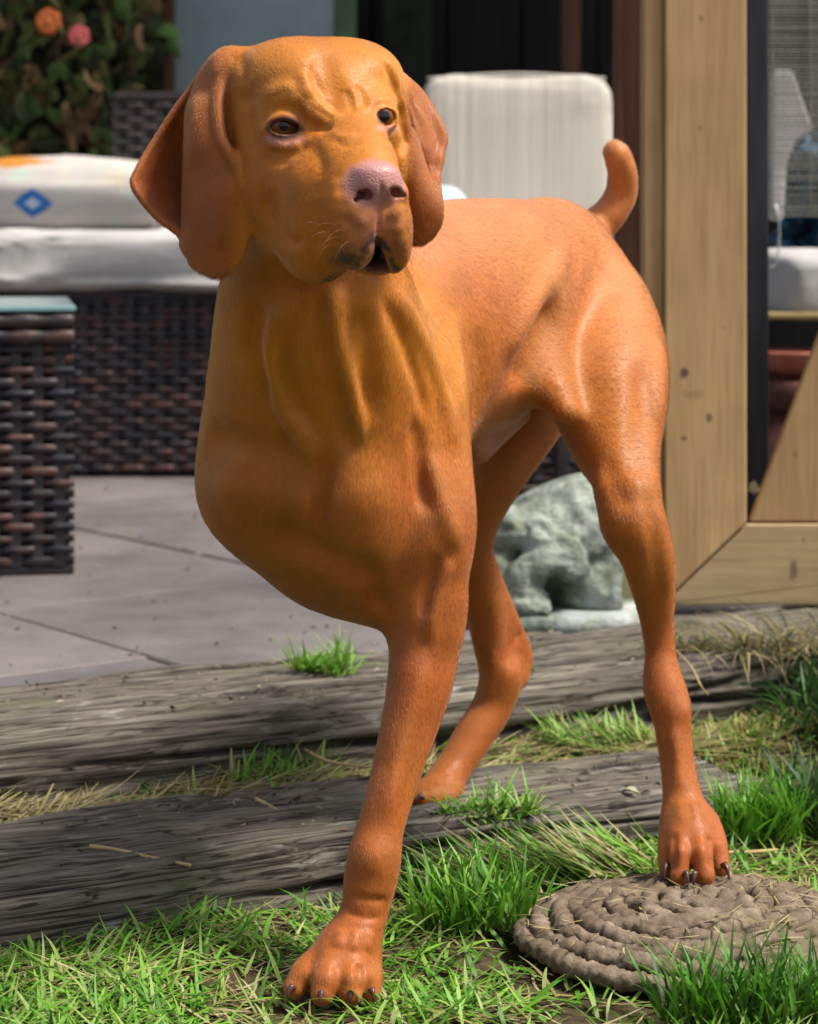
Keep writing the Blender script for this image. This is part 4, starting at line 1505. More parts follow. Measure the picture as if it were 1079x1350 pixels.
paint(soft((375, 163, 1.782), (.0155, .02, .0095), 3) * .8, (.16, .045, .025))
paint(soft((375, 181, 1.772), (.0130, .02, .0022), 2) * .9, (.50, .23, .21))
paint(soft((510, 166, 1.80), (.010, .02, .007), 1.5) * .8, (.55, .28, .25))
paint(soft((507, 153, 1.80), (.0105, .02, .0085), 3) * .6, (.30, .09, .06))
mz = soft((488, 300, 1.705), (.024, .03, .030), 1.0) * (.75 + .35 * fbm(pos * 170, 5, 3))
paint(mz * .75, (.42, .17, .13))
def along(pts, w):
    """mask along a line of photo points on the front of the head"""
    d = np.full(len(pos), 1e9)
    for (x0, y0), (x1, y1) in zip(pts[:-1], pts[1:]):
        tt = np.clip(((px - x0) * (x1 - x0) + (py - y0) * (y1 - y0)) / ((x1 - x0) ** 2 + (y1 - y0) ** 2), 0, 1)
        d = np.minimum(d, np.hypot(px - x0 - tt * (x1 - x0), py - y0 - tt * (y1 - y0)))
    return np.exp(-(d / w) ** 2) * (pos[:, 1] < 1.775) * (pos[:, 2] > .58)
mott = .8 + .5 * fbm(pos * 190, 8, 3)
lip = np.maximum(along([(494, 312), (479, 332), (476, 345), (462, 357), (446, 366), (428, 371)], 6.5), along([(497, 312), (506, 320), (515, 334), (520, 352), (529, 357)], 5))
lip = np.maximum(lip * 1.25, soft((458, 343, 1.715), (.015, .03, .011), 1.2) * .95)
lip = np.maximum(lip, soft((524, 330, 1.72), (.007, .02, .013), 1.0) * .6)
paint(lip * np.clip(mott, .3, 1.1), (.060, .042, .038))
paint(along([(352, 182), (366, 187), (382, 189), (398, 182)], 4.5) * .75, (.48, .20, .17))
paint(along([(500, 168), (510, 170), (520, 164), (523, 154)], 4.0) * .75, (.52, .23, .19))
paint(along([(354, 169), (361, 160), (374, 155), (388, 159), (398, 170), (388, 178), (376, 181), (363, 178), (354, 169)], 4.0), (.060, .020, .014))
paint(along([(499, 152), (503, 146), (511, 144), (517, 150), (516, 159), (508, 163), (501, 160), (499, 152)], 2.8) * .9, (.075, .024, .016))
paint(soft((497, 335, 1.745), (.0095, .018, .017), 2.5), (.035, .014, .012))
paint(soft((497, 353, 1.745), (.0112, .016, .0062), 2.0), (.085, .030, .022))
paint(soft((498, 240, 1.700), (.0262, .024, .0185), 2.2), (.46, .215, .20))
paint(np.maximum(soft((484, 256, 1.70), (.0045, .012, .0042), 3), soft((519, 254, 1.705), (.0045, .012, .0042), 3)), (.16, .03, .03))
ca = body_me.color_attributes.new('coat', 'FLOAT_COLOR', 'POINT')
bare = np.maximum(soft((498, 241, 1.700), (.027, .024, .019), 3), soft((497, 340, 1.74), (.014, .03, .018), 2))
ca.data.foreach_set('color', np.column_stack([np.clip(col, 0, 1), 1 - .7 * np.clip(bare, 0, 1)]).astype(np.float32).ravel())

cm = M('dog_coat', .6, .22)
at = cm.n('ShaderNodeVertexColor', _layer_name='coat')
v = cm.coords((1, 1, .22))
n1 = cm.noise(v, 900, 3)
n2 = cm.noise(cm.coords((1, 1, .35)), 260, 4)
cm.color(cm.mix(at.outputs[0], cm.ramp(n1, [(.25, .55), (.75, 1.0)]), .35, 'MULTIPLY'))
b1 = cm.bump(n2, .16, .0010)
vor = cm.n('ShaderNodeTexVoronoi'); vor.inputs['Scale'].default_value = 620
cm.l(cm.coords((1, 1, 1)), vor.inputs['Vector'])
inv = cm.n('ShaderNodeMath', _operation='SUBTRACT'); inv.inputs[0].default_value = 1.0
cm.l(at.outputs['Alpha'], inv.inputs[1])
peb = cm.n('ShaderNodeMath', _operation='MULTIPLY')
cm.l(vor.outputs['Distance'], peb.inputs[0]); cm.l(inv.outputs[0], peb.inputs[1])
b2 = cm.bump(peb.outputs[0], .55, -.0011, b1)
cm.bump(n1, .28, .0006, b2)
cm.b.inputs['Coat Weight'].default_value = .22
cm.b.inputs['Coat Roughness'].default_value = .42
rgh = cm.n('ShaderNodeMapRange'); rgh.inputs['From Min'].default_value = .3; rgh.inputs['From Max'].default_value = 1.0
rgh.inputs['To Min'].default_value = .32; rgh.inputs['To Max'].default_value = .62
cm.l(at.outputs['Alpha'], rgh.inputs['Value']); cm.l(rgh.outputs[0], cm.b.inputs['Roughness'])
cm.b.inputs['Sheen Weight'].default_value = .25
cm.b.inputs['Sheen Roughness'].default_value = .35
cm.b.inputs['Sheen Tint'].default_value = (1, .80, .68, 1)
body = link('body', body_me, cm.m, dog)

# eyes
em = M('dog_iris', .05, .45)
tcg = em.coords((1, 1, 1))
grd = em.n('ShaderNodeVectorMath', _operation='LENGTH')
sep = em.n('ShaderNodeVectorMath', _operation='MULTIPLY')
sep.inputs[1].default_value = (1, 0, 1)
em.l(tcg, sep.inputs[0]); em.l(sep.outputs[0], grd.inputs[0])
sc_ = em.n('ShaderNodeMath', _operation='MULTIPLY'); sc_.inputs[1].default_value = 90
em.l(grd.outputs['Value'], sc_.inputs[0])
em.color(em.ramp(sc_.outputs[0], [(0.0, (.006, .004, .003)), (.36, (.006, .004, .003)), (.44, (.12, .036, .010)), (.80, (.19, .062, .016)), (.90, (.03, .012, .008)),
                                  (1.0, (.40, .30, .26))]))
em.b.inputs['Coat Weight'].default_value = 0.0
em.b.inputs['Coat Roughness'].default_value = .03
import bmesh
for (c, r), aim in zip(EYES, ((.20, -1, .02), (.40, -1, .02))):
    bm = bmesh.new()
    bmesh.ops.create_uvsphere(bm, u_segments=32, v_segments=20, radius=r)
    me = bpy.data.meshes.new('eyeball'); bm.to_mesh(me); bm.free()
    me.polygons.foreach_set('use_smooth', np.ones(len(me.polygons), bool))
    o = link('eyeball', me, em.m, dog, Vector(c - DOG_BASE))
    o.rotation_euler = Vector(aim).to_track_quat('-Y', 'Z').to_euler()

# claws
clm = simple('claw_horn', (.045, .018, .016), (.11, .05, .045), 60, .3, .5)
def claw(base, tip, r):
    a, b = P(*base), P(*tip)
    n, k = 7, 8
    t = (b - a); L = np.linalg.norm(t); t /= L
    side = np.cross(t, (0, 0, 1.0)); side /= np.linalg.norm(side); up = np.cross(side, t)
    vs, fs = [], []
    for i in range(n):
        s = i / (n - 1)
        c = a + t * L * s + up * (math.sin(s * math.pi) * L * .18)
        rr = r * (1 - s * .82)
        for j in range(k):
            q = 2 * math.pi * j / k
            vs.append(c + side * math.cos(q) * rr * .75 + up * math.sin(q) * rr - DOG_BASE)
    for i in range(n - 1):
        for j in range(k):
            fs.append((i * k + j, i * k + (j + 1) % k, (i + 1) * k + (j + 1) % k, (i + 1) * k + j))
    fs.append(tuple(range(k))[::-1]); fs.append(tuple((n - 1) * k + j for j in range(k)))
    link('claw', mesh_np('claw', vs, [list(f) for f in fs]), clm, dog)
for b_, t_ in (((880, 1139, 2.022), (876, 1161, 2.012)), ((905, 1149, 2.002), (907, 1169, 1.995)), ((917, 1149, 2.000), (915, 1170, 1.995)), ((954, 1139, 2.02), (962, 1160, 2.01)),
               ((387, 1300, 1.832), (379, 1318, 1.826)), ((424, 1308, 1.816), (423, 1325, 1.810)), ((463, 1308, 1.818), (462, 1324, 1.812)), ((490, 1304, 1.834), (493, 1320, 1.828)),
               ((557, 1050, 2.292), (548, 1060, 2.288))):
    claw(b_, t_, .0042)

# whiskers
wsk = simple('whisker_hair', (.20, .085, .03), (.32, .15, .06), 60, .4, .4)
for wx, wy, ex, ey, dd in ((446, 298, 405, 318, -.012), (438, 306, 396, 338, -.012), (450, 312, 414, 348, -.016), (430, 300, 384, 312, -.008), (442, 320, 412, 362, -.014),
                           (456, 304, 424, 336, -.020), (527, 306, 556, 322, -.008), (529, 316, 560, 342, -.008), (526, 322, 548, 356, -.012), (462, 318, 438, 360, -.018)):
    a_ = hit([(wx, wy)])[0]
    b_ = P(ex, ey, a_[1] + dd)
    pts_ = np.array([a_ + (b_ - a_) * s + np.array((0, -.006, .008)) * math.sin(s * 2.6) for s in np.linspace(0, 1, 8)]) - DOG_BASE
    link('whisker', tube_mesh('whisker', pts_, np.linspace(.00012, .00004, 8), 5), wsk, dog)

# short coat: fine hairs lying along the body, part of the dog
me = body_me
nv = len(pos)
nrm = np.empty(nv * 3, np.float32); me.vertices.foreach_get('normal', nrm); nrm = nrm.reshape(-1, 3).astype(float)
fa, fb, fc, fd = (pos[faces[:, k]] for k in range(4))
area = np.linalg.norm(np.cross(fc - fa, fd - fb), axis=1)
hairless = np.zeros(nv)
for cc, rr in (((498, 241, 1.700), (.027, .03, .020)), ((498, 338, 1.74), (.020, .03, .020)), ((466, 346, 1.715), (.013, .03, .007)), ((374, 168, 1.78), (.014, .03, .010)), ((507, 154, 1.80), (.011, .03, .009))):
    hairless = np.maximum(hairless, soft(cc, rr, 3))
nose_p, tail_a, tail_b = P(497, 225, 1.70), P(790, 300, 2.47), P(820, 230, 2.46)
HN = 460000
keepf = (hairless[faces].max(1) < .3) & (pos[faces[:, 0], 2] > .012)
pr = area * keepf * np.where((pos[faces[:, 0], 2] > .585) & (pos[faces[:, 0], 1] < 1.92), 2.2, 1.0)
fi = rng.choice(len(faces), HN, p=pr / pr.sum())
u, w = rng.random(HN), rng.random(HN)
def bil(a):
    q = a[faces[fi]]
    return q[:, 0] * ((1 - u) * (1 - w))[:, None] + q[:, 1] * (u * (1 - w))[:, None] + q[:, 2] * (u * w)[:, None] + q[:, 3] * ((1 - u) * w)[:, None]
rp, rn, rc = bil(pos), bil(nrm), bil(col)
rn /= np.linalg.norm(rn, axis=1)[:, None]
hx = CX + rp[:, 0] * F / rp[:, 1]
hy = HORIZON + (CAM_H - rp[:, 2]) * F / rp[:, 1]
sm_ = lambda x, a, b: np.clip((x - a) / (b - a), 0, 1) ** 2 * (3 - 2 * np.clip((x - a) / (b - a), 0, 1))
flow = np.tile(np.array((.50, .75, -.42)), (HN, 1))
front = sm_(rp[:, 1], 2.10, 1.98)[:, None]
flow = flow * (1 - front) + np.array((.10, -.12, -1.0)) * front
low = sm_(rp[:, 2], .42, .32)[:, None]
flow = flow * (1 - low) + np.array((.05, .05, -1.0)) * low
headw = (sm_(hy, 385, 340) * sm_(rp[:, 1], 1.95, 1.90))[:, None]
hd = rp - nose_p
hd /= np.linalg.norm(hd, axis=1)[:, None] + 1e-9
flow = flow * (1 - headw) + hd * headw
earw = headw[:, 0] * np.maximum(sm_(hx, 322, 300), sm_(hx, 530, 545) * sm_(hy, 90, 140))
flow = flow * (1 - earw[:, None]) + np.array((0, 0, -1.0)) * earw[:, None]
tl = (sm_(hx, 770, 790) * sm_(hy, 325, 305) * sm_(rp[:, 1], 2.40, 2.43))[:, None]
flow = flow * (1 - tl) + np.array((.15, .2, .9)) * tl
flow += rng.normal(0, .16, (HN, 3)) + .18 * np.column_stack([vnoise(rp * 35, 71), vnoise(rp * 35, 72), vnoise(rp * 35, 73)])
tg = flow - rn * (flow * rn).sum(1)[:, None]
tg /= np.linalg.norm(tg, axis=1)[:, None] + 1e-9
Lh = rng.uniform(.6, 1.15, HN) * (.0062 - .0030 * headw[:, 0] - .0018 * low[:, 0]) * (1 - hairless[faces[fi, 0]])
lift = rng.uniform(.04, .15, HN)
pts = np.empty((HN, 3, 3))
pts[:, 0] = rp - rn * .0004
pts[:, 1] = rp + tg * (Lh * .5)[:, None] + rn * (Lh * lift)[:, None]
pts[:, 2] = rp + tg * Lh[:, None] + rn * (Lh * lift * 1.1)[:, None]
hc = bpy.data.hair_curves.new('short_coat')
hc.add_curves([3] * HN)
hc.points.foreach_set('position', (pts - DOG_BASE).astype(np.float32).ravel())
ra = hc.attributes.get('radius') or hc.attributes.new('radius', 'FLOAT', 'POINT')
ra.data.foreach_set('value', np.tile(np.array((.000075, .000065, .000015), np.float32), HN))
tint = np.clip(rc * rng.uniform(.86, 1.16, (HN, 1)), 0, 1)
ta = hc.attributes.new('tint', 'FLOAT_COLOR', 'CURVE')
ta.data.foreach_set('color', np.column_stack([tint, np.ones(HN)]).astype(np.float32).ravel())
hm = M('coat_hair', .34, .8)
ha = hm.n('ShaderNodeAttribute', _attribute_name='tint')
hm.l(ha.outputs['Color'], hm.b.inputs['Base Color'])
hb = hm.n('ShaderNodeBsdfHairPrincipled')
hb.parametrization = 'COLOR'
hm.l(ha.outputs['Color'], hb.inputs['Color'])
hb.inputs['Roughness'].default_value = .24
hb.inputs['Radial Roughness'].default_value = .55
hmx = hm.n('ShaderNodeMixShader'); hmx.inputs[0].default_value = .45
hm.l(hm.b.outputs[0], hmx.inputs[1]); hm.l(hb.outputs[0], hmx.inputs[2])
hm.l(hmx.outputs[0], hm.nt.nodes['Material Output'].inputs['Surface'])
hc.materials.append(hm.m)
ho = bpy.data.objects.new('short_coat', hc)
COL.objects.link(ho)
ho.parent = dog
ho['kind'] = 'stuff'
hm.b.inputs['Sheen Weight'].default_value = .25
hm.b.inputs['Sheen Tint'].default_value = (1, .82, .72, 1)

# ------------------------------------------------------------------ stone ornament behind the dog
FD_DOG, FD = FD, Field()
SD = 3.02
ell(P(742, 705, SD + .08), (.088, .085, .070), 8, k=.03)
ell(P(775, 690, SD + .08), (.060, .075, .066), 8, k=.03)
ell(P(668, 700, SD + .03), (.036, .05, .036), 0, roll=20, k=.012)
ell(P(655, 745, SD + .03), (.03, .05, .03), 0, k=.012)
limb([(705, 705, SD + .0, 26), (742, 732, SD - .012, 26), (757, 745, SD - .01, 22)], k=.006)
limb([(748, 748, SD - .015, 19), (715, 742, SD - .02, 22), (690, 765, SD - .022, 26), (688, 792, SD - .024, 28), (705, 800, SD - .026, 20)], k=.008)
limb([(640, 760, SD, 28), (655, 785, SD - .01, 24), (672, 800, SD - .015, 16)], k=.01)
ell(P(790, 770, SD + .06), (.07, .07, .05), 0, k=.02)
for x, y in ((690, 803), (703, 806), (717, 806)):
    limb([(x, y - 6, SD - .035, 9), (x + 2, y, SD - .045, 7)], k=.004)
ridge([(699, 686), (728, 706), (757, 728)], .0055, -.016)
ridge([(697, 690), (690, 715), (672, 730)], .005, -.014)
ridge([(712, 694), (724, 700), (733, 709)], .004, .006)
ridge([(720, 770), (735, 764), (752, 768)], .006, -.012)
ridge([(765, 640), (775, 665), (790, 690)], .008, -.005)
ridge([(740, 650), (752, 680), (775, 705)], .008, -.005)
ridge([(770, 735), (785, 742), (805, 740)], .005, -.007)
ridge([(655, 690), (665, 700), (680, 696)], .004, -.006)
ridge([(652, 712), (664, 720), (676, 716)], .004, -.006)
for k in range(9):
    ridge([(676 + k * 1.5, 742 + k * 6), (692 + k, 739 + k * 6), (706 - k * .5, 745 + k * 6)], .0026, -.0036)
for k in range(46):
    dent((random.uniform(652, 803), random.uniform(652, 790)), random.choice((.007, .010, .014)), random.uniform(-.0045, .0045))
spos, sfaces = nets(FD, np.arange(P(600, 0, SD)[0], P(840, 0, SD)[0], .0035), np.arange(SD - .09, SD + .19, .0035), np.arange(.088, .34, .0035))
spos = spos + fbm(spos * 45, 3, 4)[:, None] * np.array((.0020, -.0030, .0020)) - np.array((0, 1, 0)) * np.clip(fbm(spos * np.array((30, 30, 150)), 8, 3), 0, 1)[:, None] * .0014
stm = M('lichened_stone', .9, .2)
v = stm.coords()
c = stm.ramp(stm.noise(v, 16, 7, .65), [(.34, (.05, .065, .05)), (.5, (.22, .25, .21)), (.66, (.44, .47, .43))])
c = stm.mix(c, (.16, .16, .06), stm.ramp(stm.noise(v, 28, 5, .6), [(.55, 0.0), (.72, .6)]))
c = stm.mix(c, (.30, .32, .37), stm.ramp(stm.noise(v, 9, 4, .6), [(.52, 0.0), (.65, .6)]))
stm.color(c)
b = stm.bump(stm.noise(v, 60, 6, .7), .9, .006)
stm.bump(stm.noise(v, 260, 4, .7), .4, .0015, b)
SB = np.array(((P(735, 820, SD)[0]), SD + .03, PATIO_Z))
orn = empty('stone_ornament', SB)
tag(orn, 'weathered pale green stone animal garden ornament lying between dog hind legs', 'ornament')
link('animal_figure', mesh_np('animal_figure', spos - SB, sfaces), stm.m, orn)
n = 60
vv, ff = [], []
prof = [(1.0, 0), (1.02, .008), (1.0, .017), (.94, .022), (0, .022)]
for pr, z in prof:
    for j in range(n):
        a = 2 * math.pi * j / n
        ca_, sa_ = math.cos(a), math.sin(a)
        rr = pr * (1 + .04 * math.sin(3 * a + 1) + .02 * math.sin(11 * a))
        vv.append((np.sign(ca_) * abs(ca_) ** .6 * .115 * rr + .004, np.sign(sa_) * abs(sa_) ** .6 * .095 * rr + .01, z))
for i in range(4):
    for j in range(n):
        ff.append([i * n + j, i * n + (j + 1) % n, (i + 1) * n + (j + 1) % n, (i + 1) * n + j])
link('plinth', mesh_np('plinth', vv, ff), stm.m, orn)
FD = FD_DOG

# ------------------------------------------------------------------ coiled rope mat under the hind paw
MATC = np.array((.252, 1.985))
mat_ = empty('coiled_rope_mat', (MATC[0], MATC[1], 0))
tag(mat_, 'round brown coiled rope mat lying in the grass under a hind paw', 'mat')
rpm = M('old_rope', .92, .15)
v = rpm.coords()
c = rpm.ramp(rpm.noise(v, 40, 6, .65), [(.25, (.050, .036, .024)), (.5, (.155, .116, .082)), (.78, (.31, .25, .19))])
c = rpm.mix(c, (.085, .090, .030), rpm.ramp(rpm.noise(v, 14, 4, .6), [(.58, 0.0), (.72, .65)]))
rpm.color(c)
b = rpm.bump(rpm.noise(v, 130, 5, .7), .7, .003)
rpm.bump(rpm.noise(v, 420, 3), .4, .001, b)
RINGS, RS = 10, .0160


def mat_h(r):
    return .016 + .030 * (1 - np.clip(r / .165, 0, 1) ** 2)


for k in range(RINGS):
    R = RS * (k + .55)
    n = max(40, int(2 * math.pi * R / .0019))
    ks = 18
    turns = max(3, round(2 * math.pi * R / .014))
    th = np.linspace(0, 2 * math.pi, n, endpoint=False)
    ph = np.linspace(0, 2 * math.pi, ks, endpoint=False)
    T, Q = np.meshgrid(th, ph, indexing='ij')
    r0 = .0094 * (1 + .05 * np.sin(3 * T + k))
    # two fat strands twisting round each other: figure-of-eight like section turning along the ring
    tw = np.abs(np.cos(Q + T * turns / 2 * 1.0 + k * 1.3)) if turns % 2 == 0 else np.abs(np.cos(Q + T * (turns + 1) / 2 + k * 1.3))
    rr = r0 * (.91 + .10 * tw)
    wob = .0022 * np.sin(5 * T + k * 2.1) + .0016 * np.sin(11 * T + k)
    rad = R + wob + np.cos(Q) * rr * 1.05
    zz = mat_h(R) - .006 + .0020 * np.sin(4 * T + 2 * k) + np.sin(Q) * rr * .85
    p = np.column_stack([(rad * np.cos(T)).ravel(), (rad * np.sin(T)).ravel() * .93, zz.ravel()])
    p += fbm(p * np.array((80, 80, 80)), 40 + k, 4)[:, None] * .0017 + fbm(p * 300, 60 + k, 2)[:, None] * .0013
    if k == RINGS - 1:
        p[:, 2] -= .003
    i = np.arange(n)[:, None]; j = np.arange(ks)[None]
    f = np.stack([i * ks + j, ((i + 1) % n) * ks + j, ((i + 1) % n) * ks + (j + 1) % ks, i * ks + (j + 1) % ks], -1).reshape(-1, 4)
    link('rope_coil', mesh_np('rope_coil', p, f), rpm.m, mat_)
n = 48
vv, ff = [(0, 0, .0385)], []
for q in range(1, 9):
    for j in range(n):
        a = 2 * math.pi * j / n
        vv.append((math.cos(a) * .154 * q / 8, math.sin(a) * .143 * q / 8, float(mat_h(.154 * q / 8)) - .0065))
ff = [[0, 1 + j, 1 + (j + 1) % n] for j in range(n)]
for q in range(7):
    o_ = 1 + q * n
    ff += [[o_ + j, o_ + n + j, o_ + n + (j + 1) % n, o_ + (j + 1) % n] for j in range(n)]
link('matting', mesh_np('matting', vv, ff), rpm.m, mat_)

# ------------------------------------------------------------------ grass and straw
def leaf_mat(name, rough=.5):
    m = M(name, rough, .35)
    at = m.n('ShaderNodeVertexColor', _layer_name='tint')
    m.l(at.outputs[0], m.b.inputs['Base Color'])
    tr = m.n('ShaderNodeBsdfTranslucent')
    m.l(at.outputs[0], tr.inputs['Color'])
    mx = m.n('ShaderNodeMixShader'); mx.inputs[0].default_value = .30
    out = m.nt.nodes['Material Output']
    m.l(m.b.outputs[0], mx.inputs[1]); m.l(tr.outputs[0], mx.inputs[2]); m.l(mx.outputs[0], out.inputs['Surface'])
    return m.m


GRASS = leaf_mat('grass_blade')
GREENS = np.array([(.09, .29, .018), (.15, .38, .03), (.21, .42, .05), (.06, .20, .014), (.27, .42, .08), (.32, .40, .13)])
STRAWS = np.array([(.42, .34, .17), (.52, .44, .26), (.30, .23, .11), (.36, .33, .12)])
DARKS = np.array([(.025, .085, .018), (.04, .12, .02), (.02, .06, .02)])


def blades(name, label, base, length, width, lean, curl, cols, seg=5, heading=None, spread=math.pi, kind='stuff', twist=.6, root=None):
    """base (N,3); every blade a curved tapering strip"""
    n = len(base)
    if heading is None:
        heading = rng.uniform(-math.pi, math.pi, n)
    else:
        heading = heading + rng.uniform(-spread, spread, n)
    L = rng.uniform(length[0], length[1], n)
    W = rng.uniform(width[0], width[1], n)
    a0 = rng.uniform(lean[0], lean[1], n)
    cu = rng.uniform(curl[0], curl[1], n)
    tw = rng.uniform(-twist, twist, n)
    wig = rng.uniform(-.5, .5, n)
    dx, dy = np.cos(heading), np.sin(heading)
    p = base.astype(float).copy()
    V = np.zeros((n, seg + 1, 2, 3))
    for s in range(seg + 1):
        t = s / seg
        w = W * (1 - t ** 1.8) * (.75 + .5 * min(1, t * 3)) * .5 + .0001
        hh = heading + wig * t + tw * t + math.pi / 2
        sd = np.column_stack([np.cos(hh), np.sin(hh), .25 * np.sin(tw * 3 + t)])
        V[:, s, 0] = p - sd * w[:, None]
        V[:, s, 1] = p + sd * w[:, None]
        ang = a0 + cu * t
        h2 = heading + wig * t
        p = p + np.column_stack([np.cos(h2) * np.sin(ang), np.sin(h2) * np.sin(ang), np.cos(ang)]) * (L / seg)[:, None]
    floor = base[:, None, None, 2:3] + .0015
    if root is None:
        V[..., 2:3] = np.maximum(V[..., 2:3], floor + .002 * rng.random((n, 1, 1, 1)))
    verts = V.reshape(-1, 3)
    k = np.arange(n)[:, None] * (seg + 1) * 2 + np.arange(seg)[None] * 2
    f = np.stack([k, k + 1, k + 3, k + 2], -1).reshape(-1, 4)
    me = mesh_np(name, verts, f)
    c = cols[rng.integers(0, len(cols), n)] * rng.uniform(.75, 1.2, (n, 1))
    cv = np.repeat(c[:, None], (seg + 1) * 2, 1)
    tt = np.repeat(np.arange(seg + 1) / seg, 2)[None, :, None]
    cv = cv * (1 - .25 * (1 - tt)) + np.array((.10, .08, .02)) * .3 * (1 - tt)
    ca = me.color_attributes.new('tint', 'FLOAT_COLOR', 'POINT')
    ca.data.foreach_set('color', np.concatenate([cv, np.ones(cv.shape[:2] + (1,))], -1).astype(np.float32).ravel())
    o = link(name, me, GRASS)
    tag(o, label, kind=kind)
    return o


def lawn_pts(n, x0, x1, d0, d1, dens=None):
    p = np.column_stack([rng.uniform(x0, x1, n), rng.uniform(d0, d1, n)])
    s = (p - SL2) @ N28
    keep = s < .004
    keep &= np.hypot((p[:, 0] - MATC[0]) / .158, (p[:, 1] - MATC[1]) / .147) > 1.0
    fr = (np.hypot((p[:, 0] - MATC[0] + .02) / .20, (p[:, 1] - MATC[1] + .03) / .20) < 1) & (p[:, 0] < .27)
    keep &= ~fr | (rng.random(n) < .25)
    for c in ((P(440, 1315, 1.85)),):
        keep &= np.hypot(p[:, 0] - c[0], p[:, 1] - c[1] - .015) > .036
    if dens is not None:
        keep &= rng.random(n) < dens(p)
    p = p[keep]
    return np.column_stack([p, lawn_h(p)])


dn = lambda p: np.clip(.45 + .75 * fbm(np.column_stack([p * 8, np.zeros(len(p))]), 61, 2), .12, 1)
blades('lawn_grass', 'green lawn grass in front of the lower sleeper', lawn_pts(30000, -.55, .62, 1.55, 2.36, dn), (.022, .055), (.0020, .0040), (.6, 1.5), (.1, 1.0), GREENS)
blades('lawn_straw', 'dry straw and clippings lying in the lawn', lawn_pts(4200, -.55, .62, 1.55, 2.36), (.03, .08), (.0013, .0028), (1.25, 1.6), (-.2, .5), STRAWS)


def patch(center, rx, ry, n, zfun, rot=0.0):
    a = rng.uniform(0, 2 * math.pi, n); r = np.sqrt(rng.random(n))
    q = np.column_stack([np.cos(a) * r * rx, np.sin(a) * r * ry])
    c, s = math.cos(rot), math.sin(rot)
    q = q @ np.array(((c, s), (-s, c))) + np.array(center[:2])
    z = zfun(q) if callable(zfun) else np.full(n, zfun)
    return np.column_stack([q, z])


blades('mat_straw', 'bits of dry straw lying on the rope mat', patch((MATC[0] - .01, MATC[1]), .145, .13, 150, lambda q: mat_h(np.hypot(q[:, 0] - MATC[0], q[:, 1] - MATC[1])) + .003), (.008, .035), (.0010, .0022), (1.45, 1.6), (-.1, .2), STRAWS)
# taller tufts of the lawn
g = ground(625, 1225, 0)
blades('grass_tuft', 'tall bright green tuft beside the rope mat and lower sleeper', patch(g, .06, .03, 230, 0.0), (.04, .09), (.003, .0048), (.05, .7), (.1, 1.1), GREENS[:4])
g = ground(1000, 1352, 0)
blades('grass_tuft', 'tall deep green grass in front of the rope mat at lower right', patch(g, .075, .03, 330, 0.0), (.04, .085), (.0028, .0046), (.05, .7), (.1, 1.0), np.vstack([GREENS[:1], GREENS[3:4], DARKS[1:2]]))
g = ground(1000, 1122, 0.0)
blades('grass_tuft', 'bright green tuft behind the hind paw at the sleeper end', patch(g, .045, .022, 220, .012), (.045, .085), (.003, .0046), (.05, .75), (.1, .8), GREENS[:4])
g = ground(1085, 1100, .0)
blades('grass_tuft', 'dark green grass clump at the right edge by the sleeper end', patch(g, .035, .07, 220, .01), (.05, .10), (.003, .005), (.05, .9), (.2, 1.2), DARKS)
g = ground(740, 1165, .0)
blades('grass_tuft', 'flattened grass along the back of the rope mat', patch(g, .11, .03, 480, .006, .45), (.05, .10), (.0022, .004), (.8, 1.4), (0, .5), np.vstack([GREENS, STRAWS[:2]]), heading=np.pi * .95, spread=.6)
g = ground(8, 1105, .0)
blades('grass_tuft', 'few long dark blades at the left edge between the sleepers', patch(g, .02, .012, 16, .03), (.07, .12), (.004, .006), (.5, .9), (.1, .4), DARKS, heading=.5, spread=.5)
# strip between the sleepers
def strip_pts(n, u0, u1, v0=.22, v1=.35):
    u, w = rng.uniform(u0, u1, n), rng.uniform(v0, v1, n)
    q = SL2 + u[:, None] * S28 + w[:, None] * N28
    return np.column_stack([q, strip_h(q)])


blades('step_straw', 'dry straw and dead grass on the strip between the sleepers', strip_pts(3600, -.1, 1.1), (.03, .10), (.0013, .0028), (1.25, 1.62), (-.2, .3), STRAWS, heading=math.radians(28), spread=1.2)
blades('step_grass', 'sparse green grass on the strip between the sleepers', strip_pts(700, .22, 1.05), (.02, .05), (.002, .0034), (.8, 1.5), (.1, .9), GREENS)
g = ground(370, 1030, .035)
blades('grass_tuft', 'green tuft with straw against the upper sleeper left of the foreleg', patch(g, .06, .02, 200, strip_h, .5), (.025, .06), (.0022, .004), (.2, 1.3), (.2, 1.0), np.vstack([GREENS, STRAWS[3:]]))
g = ground(800, 985, .035)
blades('grass_tuft', 'bright grass patch against the upper sleeper left of the hind leg', patch(g, .07, .03, 330, strip_h, .5), (.03, .065), (.0022, .004), (.4, 1.3), (.2, .9), np.vstack([GREENS, GREENS[2:], STRAWS[3:]]), heading=2.9, spread=1.3)
g = ground(990, 975, .04)
blades('moss_grass', 'low mossy grass right of the hind leg', patch(g, .13, .08, 1800, lambda p: strip_h(p) + .002), (.012, .035), (.0018, .003), (.4, 1.4), (.1, .8), np.vstack([GREENS[3:], STRAWS[3:], np.array([(.20, .19, .04), (.26, .17, .05)])]))
g = ground(650, 1078, SL2_Z)
blades('grass_tuft', 'small green tuft on the lower sleeper under the raised hind heel', patch(g, .05, .016, 190, SL2_Z, .2), (.025, .055), (.0022, .0036), (.3, 1.3), (.2, 1.0), GREENS)
g = ground(425, 893, PATIO_Z)
blades('grass_tuft', 'bright green tuft growing at the edge of the patio behind the foreleg', patch(g, .035, .014, 110, PATIO_Z), (.030, .075), (.0025, .004), (.1, 1.1), (.1, 1.0), GREENS[[1, 2, 4]])
g = ground(1045, 862, .1)
